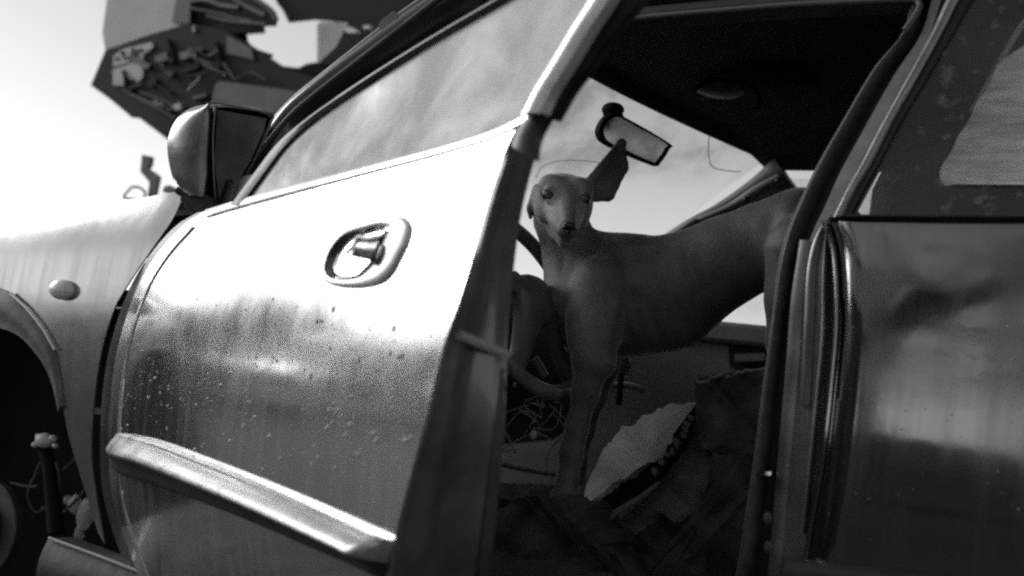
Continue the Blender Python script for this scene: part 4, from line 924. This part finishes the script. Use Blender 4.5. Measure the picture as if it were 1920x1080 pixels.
prism('lifting_arm', [(600, 90), (700, 60), (960, 40), (960, 140), (760, 210), (600, 240)], lambda x, y: atY(x, y, MY+.5), BK*.5, MACH, mach)
WL = mat('white_enamel', .8, .4)
for P in ([(646, 52), (655, 50), (668, 55), (668, 61), (654, 62), (647, 58)], [(680, 48), (694, 47), (690, 54), (682, 54)], [(731, 76), (748, 71), (763, 80), (756, 88), (742, 86)], [(750, 66), (786, 66), (784, 74), (766, 78)], [(679, 124), (700, 105), (702, 128), (696, 136)]):
    prism('white_fitting', P, lambda x, y: atY(x, y, MY-.03), (0, .03, 0), WL, mach)
ellipsoid('rivet', atY(728, 104, MY-.02), (.008, .008, .008), WL, mach)
# hooks standing on the hood line, farther away
hk = 2.6
HKM = mat('hook_steel', .06, .5, .3, var=.3)
ho_ = atY(270, 365, hk)
hook = thing('bent_post', 'small dark bent post standing beyond the hood left of the mirror', 'post', (ho_[0], hk, ho_[2]))
prism('bent_bar', [(266, 290), (283, 293), (281, 308), (276, 315), (290, 324), (297, 330), (290, 364), (276, 368), (280, 342), (270, 330), (263, 322)], lambda x, y: atY(x, y, hk), (-.01, .03, 0), HKM, hook)
tube('wire_loop', [atY(x, y, hk) for x, y in [(248, 350), (262, 352), (272, 362), (266, 374), (238, 372), (232, 368), (240, 358), (248, 350)]], .006, HKM, hook, n=30)
st2 = atY(312, 358, hk); stub = thing('short_stub', 'tiny dark stub on the hood line beside the mirror', 'post', tuple(st2))
prism('stub_block', [(304, 360), (308, 349), (318, 347), (328, 352), (326, 362)], lambda x, y: atY(x, y, hk), (-.01, .03, 0), HKM, stub)

# ------------------------------------------------------------------ trees on the photographer's side (they show only as reflections in the paint and glass)
def tree(x, y, h, cr, seedv, label, base=2.2, group='trees on the near side of the yard'):
    r_ = np.random.default_rng(seedv); t = thing('yard_tree', label, 'tree', (x, y, 0), group)
    tp_ = [np.array([x+.06*k*math.sin(seedv+k), y+.05*k*math.cos(seedv*2+k), h*.8*k/8]) for k in range(9)]
    parts = [tube_data(tp_, np.linspace(.17, .03, 9), 9)]; cl = []
    for k in range(9):
        z = base+(h*.85-base)*k/8; a = r_.uniform(0, 6.28); L = cr*r_.uniform(.6, 1)*(1-.35*k/8); p0 = np.array([x, y, z*.85]); p1 = p0+np.array([math.cos(a)*L, math.sin(a)*L, .35*L])
        parts.append(tube_data([p0, (p0+p1)/2+r_.normal(0, .1, 3), p1], [.06, .04, .015], 6)); cl += [p1, (p0+p1)/2]
    V, Fc = merge(parts); mesh('trunk', V, Fc, BARK, t, smooth=50)
    N = 1900; c = np.array(cl)[r_.integers(0, len(cl), N)]+r_.normal(0, 1, (N, 3))*np.array([cr*.24, cr*.24, cr*.17])
    a1 = r_.normal(0, 1, (N, 3)); a1 /= np.linalg.norm(a1, axis=1)[:, None]; a2 = np.cross(a1, r_.normal(0, 1, (N, 3))); a2 /= np.linalg.norm(a2, axis=1)[:, None]
    s = r_.uniform(.06, .14, (N, 1)); V = np.stack([c-a1*s, c+a2*s*.5, c+a1*s, c-a2*s*.5], 1).reshape(-1, 3); Fc = np.arange(4*N).reshape(-1, 4)
    mesh('crown', V, [tuple(f) for f in Fc], LEAF, t, smooth=0)
for i, (x, y, h, cr, lb) in enumerate([(-4.6, -9, 6.5, 2.6, 'leafy tree of the row behind the photographer, nearest the hood'), (2.6, -7.4, 6., 2.4, 'leafy tree of the row behind the photographer, mirrored in the rear door'),
        (5.6, -9.5, 7, 2.8, 'tall leafy tree of the row behind the photographer, toward the rear'), (.7, -12, 7.5, 3., 'broad leafy tree standing back from the row behind the photographer'), (9.5, -8, 6, 2.6, 'last leafy tree of the row behind the rear of the car')]):
    tree(x, y, h, cr, 11+i, lb, base=1.3+.2*(i % 3))


for i, (x, y, h, cr) in enumerate([(-13, -3.2, 2.3, 1.5), (-15, -.4, 2.0, 1.7), (-14, 2.2, 2.4, 1.4)]):
    tree(x, y, h, cr, 31+i, ['low bush ahead of the car, the one nearest the photographer side', 'widest low bush straight ahead of the car', 'low bush ahead of the car on its far side'][i], base=.4, group='low bushes ahead of the car')  # added out of view to darken the horizon mirrored in the front door

def mirrored(x, y, dist):
    p = body()(x, y); e = 1e-3; n_ = np.array([0, -1., (side(p[2]+e)-side(p[2]-e))/2/e]); n_ /= np.linalg.norm(n_); d = p-CP; d /= np.linalg.norm(d)
    return p+(d-2*(d@n_)*n_)*dist
LP = [mirrored(x, y, 4.2) for x, y in ((2300, 440), (1900, 535), (1760, 565), (1640, 610), (1590, 680), (1585, 830))]  # unseen trunk laid out along the dark diagonal reflected in the rear door
lo_ = LP[-1].copy(); lo_[2] = 0; LP.append(lo_)
lean = thing('leaning_trunk', 'bare dark leaning tree trunk behind the photographer, mirrored in the rear door', 'tree trunk', tuple(lo_))
tube('trunk', LP, [.07, .10, .11, .13, .14, .15, .16], BARK, lean, k=12, n=None)
for a, b in ((1, (0, .2, .9)), (2, (-.5, 0, .8)), (3, (.3, 0, .9))):
    tube('limb', [LP[a], LP[a]+np.array(b)*.5, LP[a]+np.array(b)*.9+np.array([.1, 0, .1])], [.05, .035, .015], BARK, lean, k=8)

# broken bits on the raised wreck
for k in range(22):
    x = random.uniform(225, 460); y = random.uniform(85, 235)
    if y > 150+(x-170)*.38 or y < 130-(x-200)*.35: continue
    w, h = random.uniform(14, 46), random.uniform(5, 15); a = random.choice([-.32, -.3, .45, .5, 1.3]); c, q = math.cos(a), math.sin(a)
    P = [(x+u*w*c-v*h*q, y+u*w*q+v*h*c) for u, v in ((-.5, -.5), (.5, random.uniform(-.6, -.3)), (random.uniform(.35, .55), .5), (-.5, random.uniform(.3, .5)))]
    prism('broken_panel', P, lambda p, z: atY(p, z, MY-random.choice([.02]) ), (0, .02, 0), [MACH, RUB, MACH, RUB, RUB_G][k % 5], mach)
for k in range(14):
    x, y = random.uniform(300, 520), random.uniform(60, 150); P = [(x, y)]
    for _ in range(4): x += random.uniform(-10, 30); y += random.uniform(-14, 18); P.append((x, y))
    if any(462 < a < 612 and 28 < b < 125 for a, b in P): continue
    tube('cable', [atY(p, q, MY-.03) for p, q in P], .006, RUB_G if k % 2 else RUB, mach, n=20, k=6)
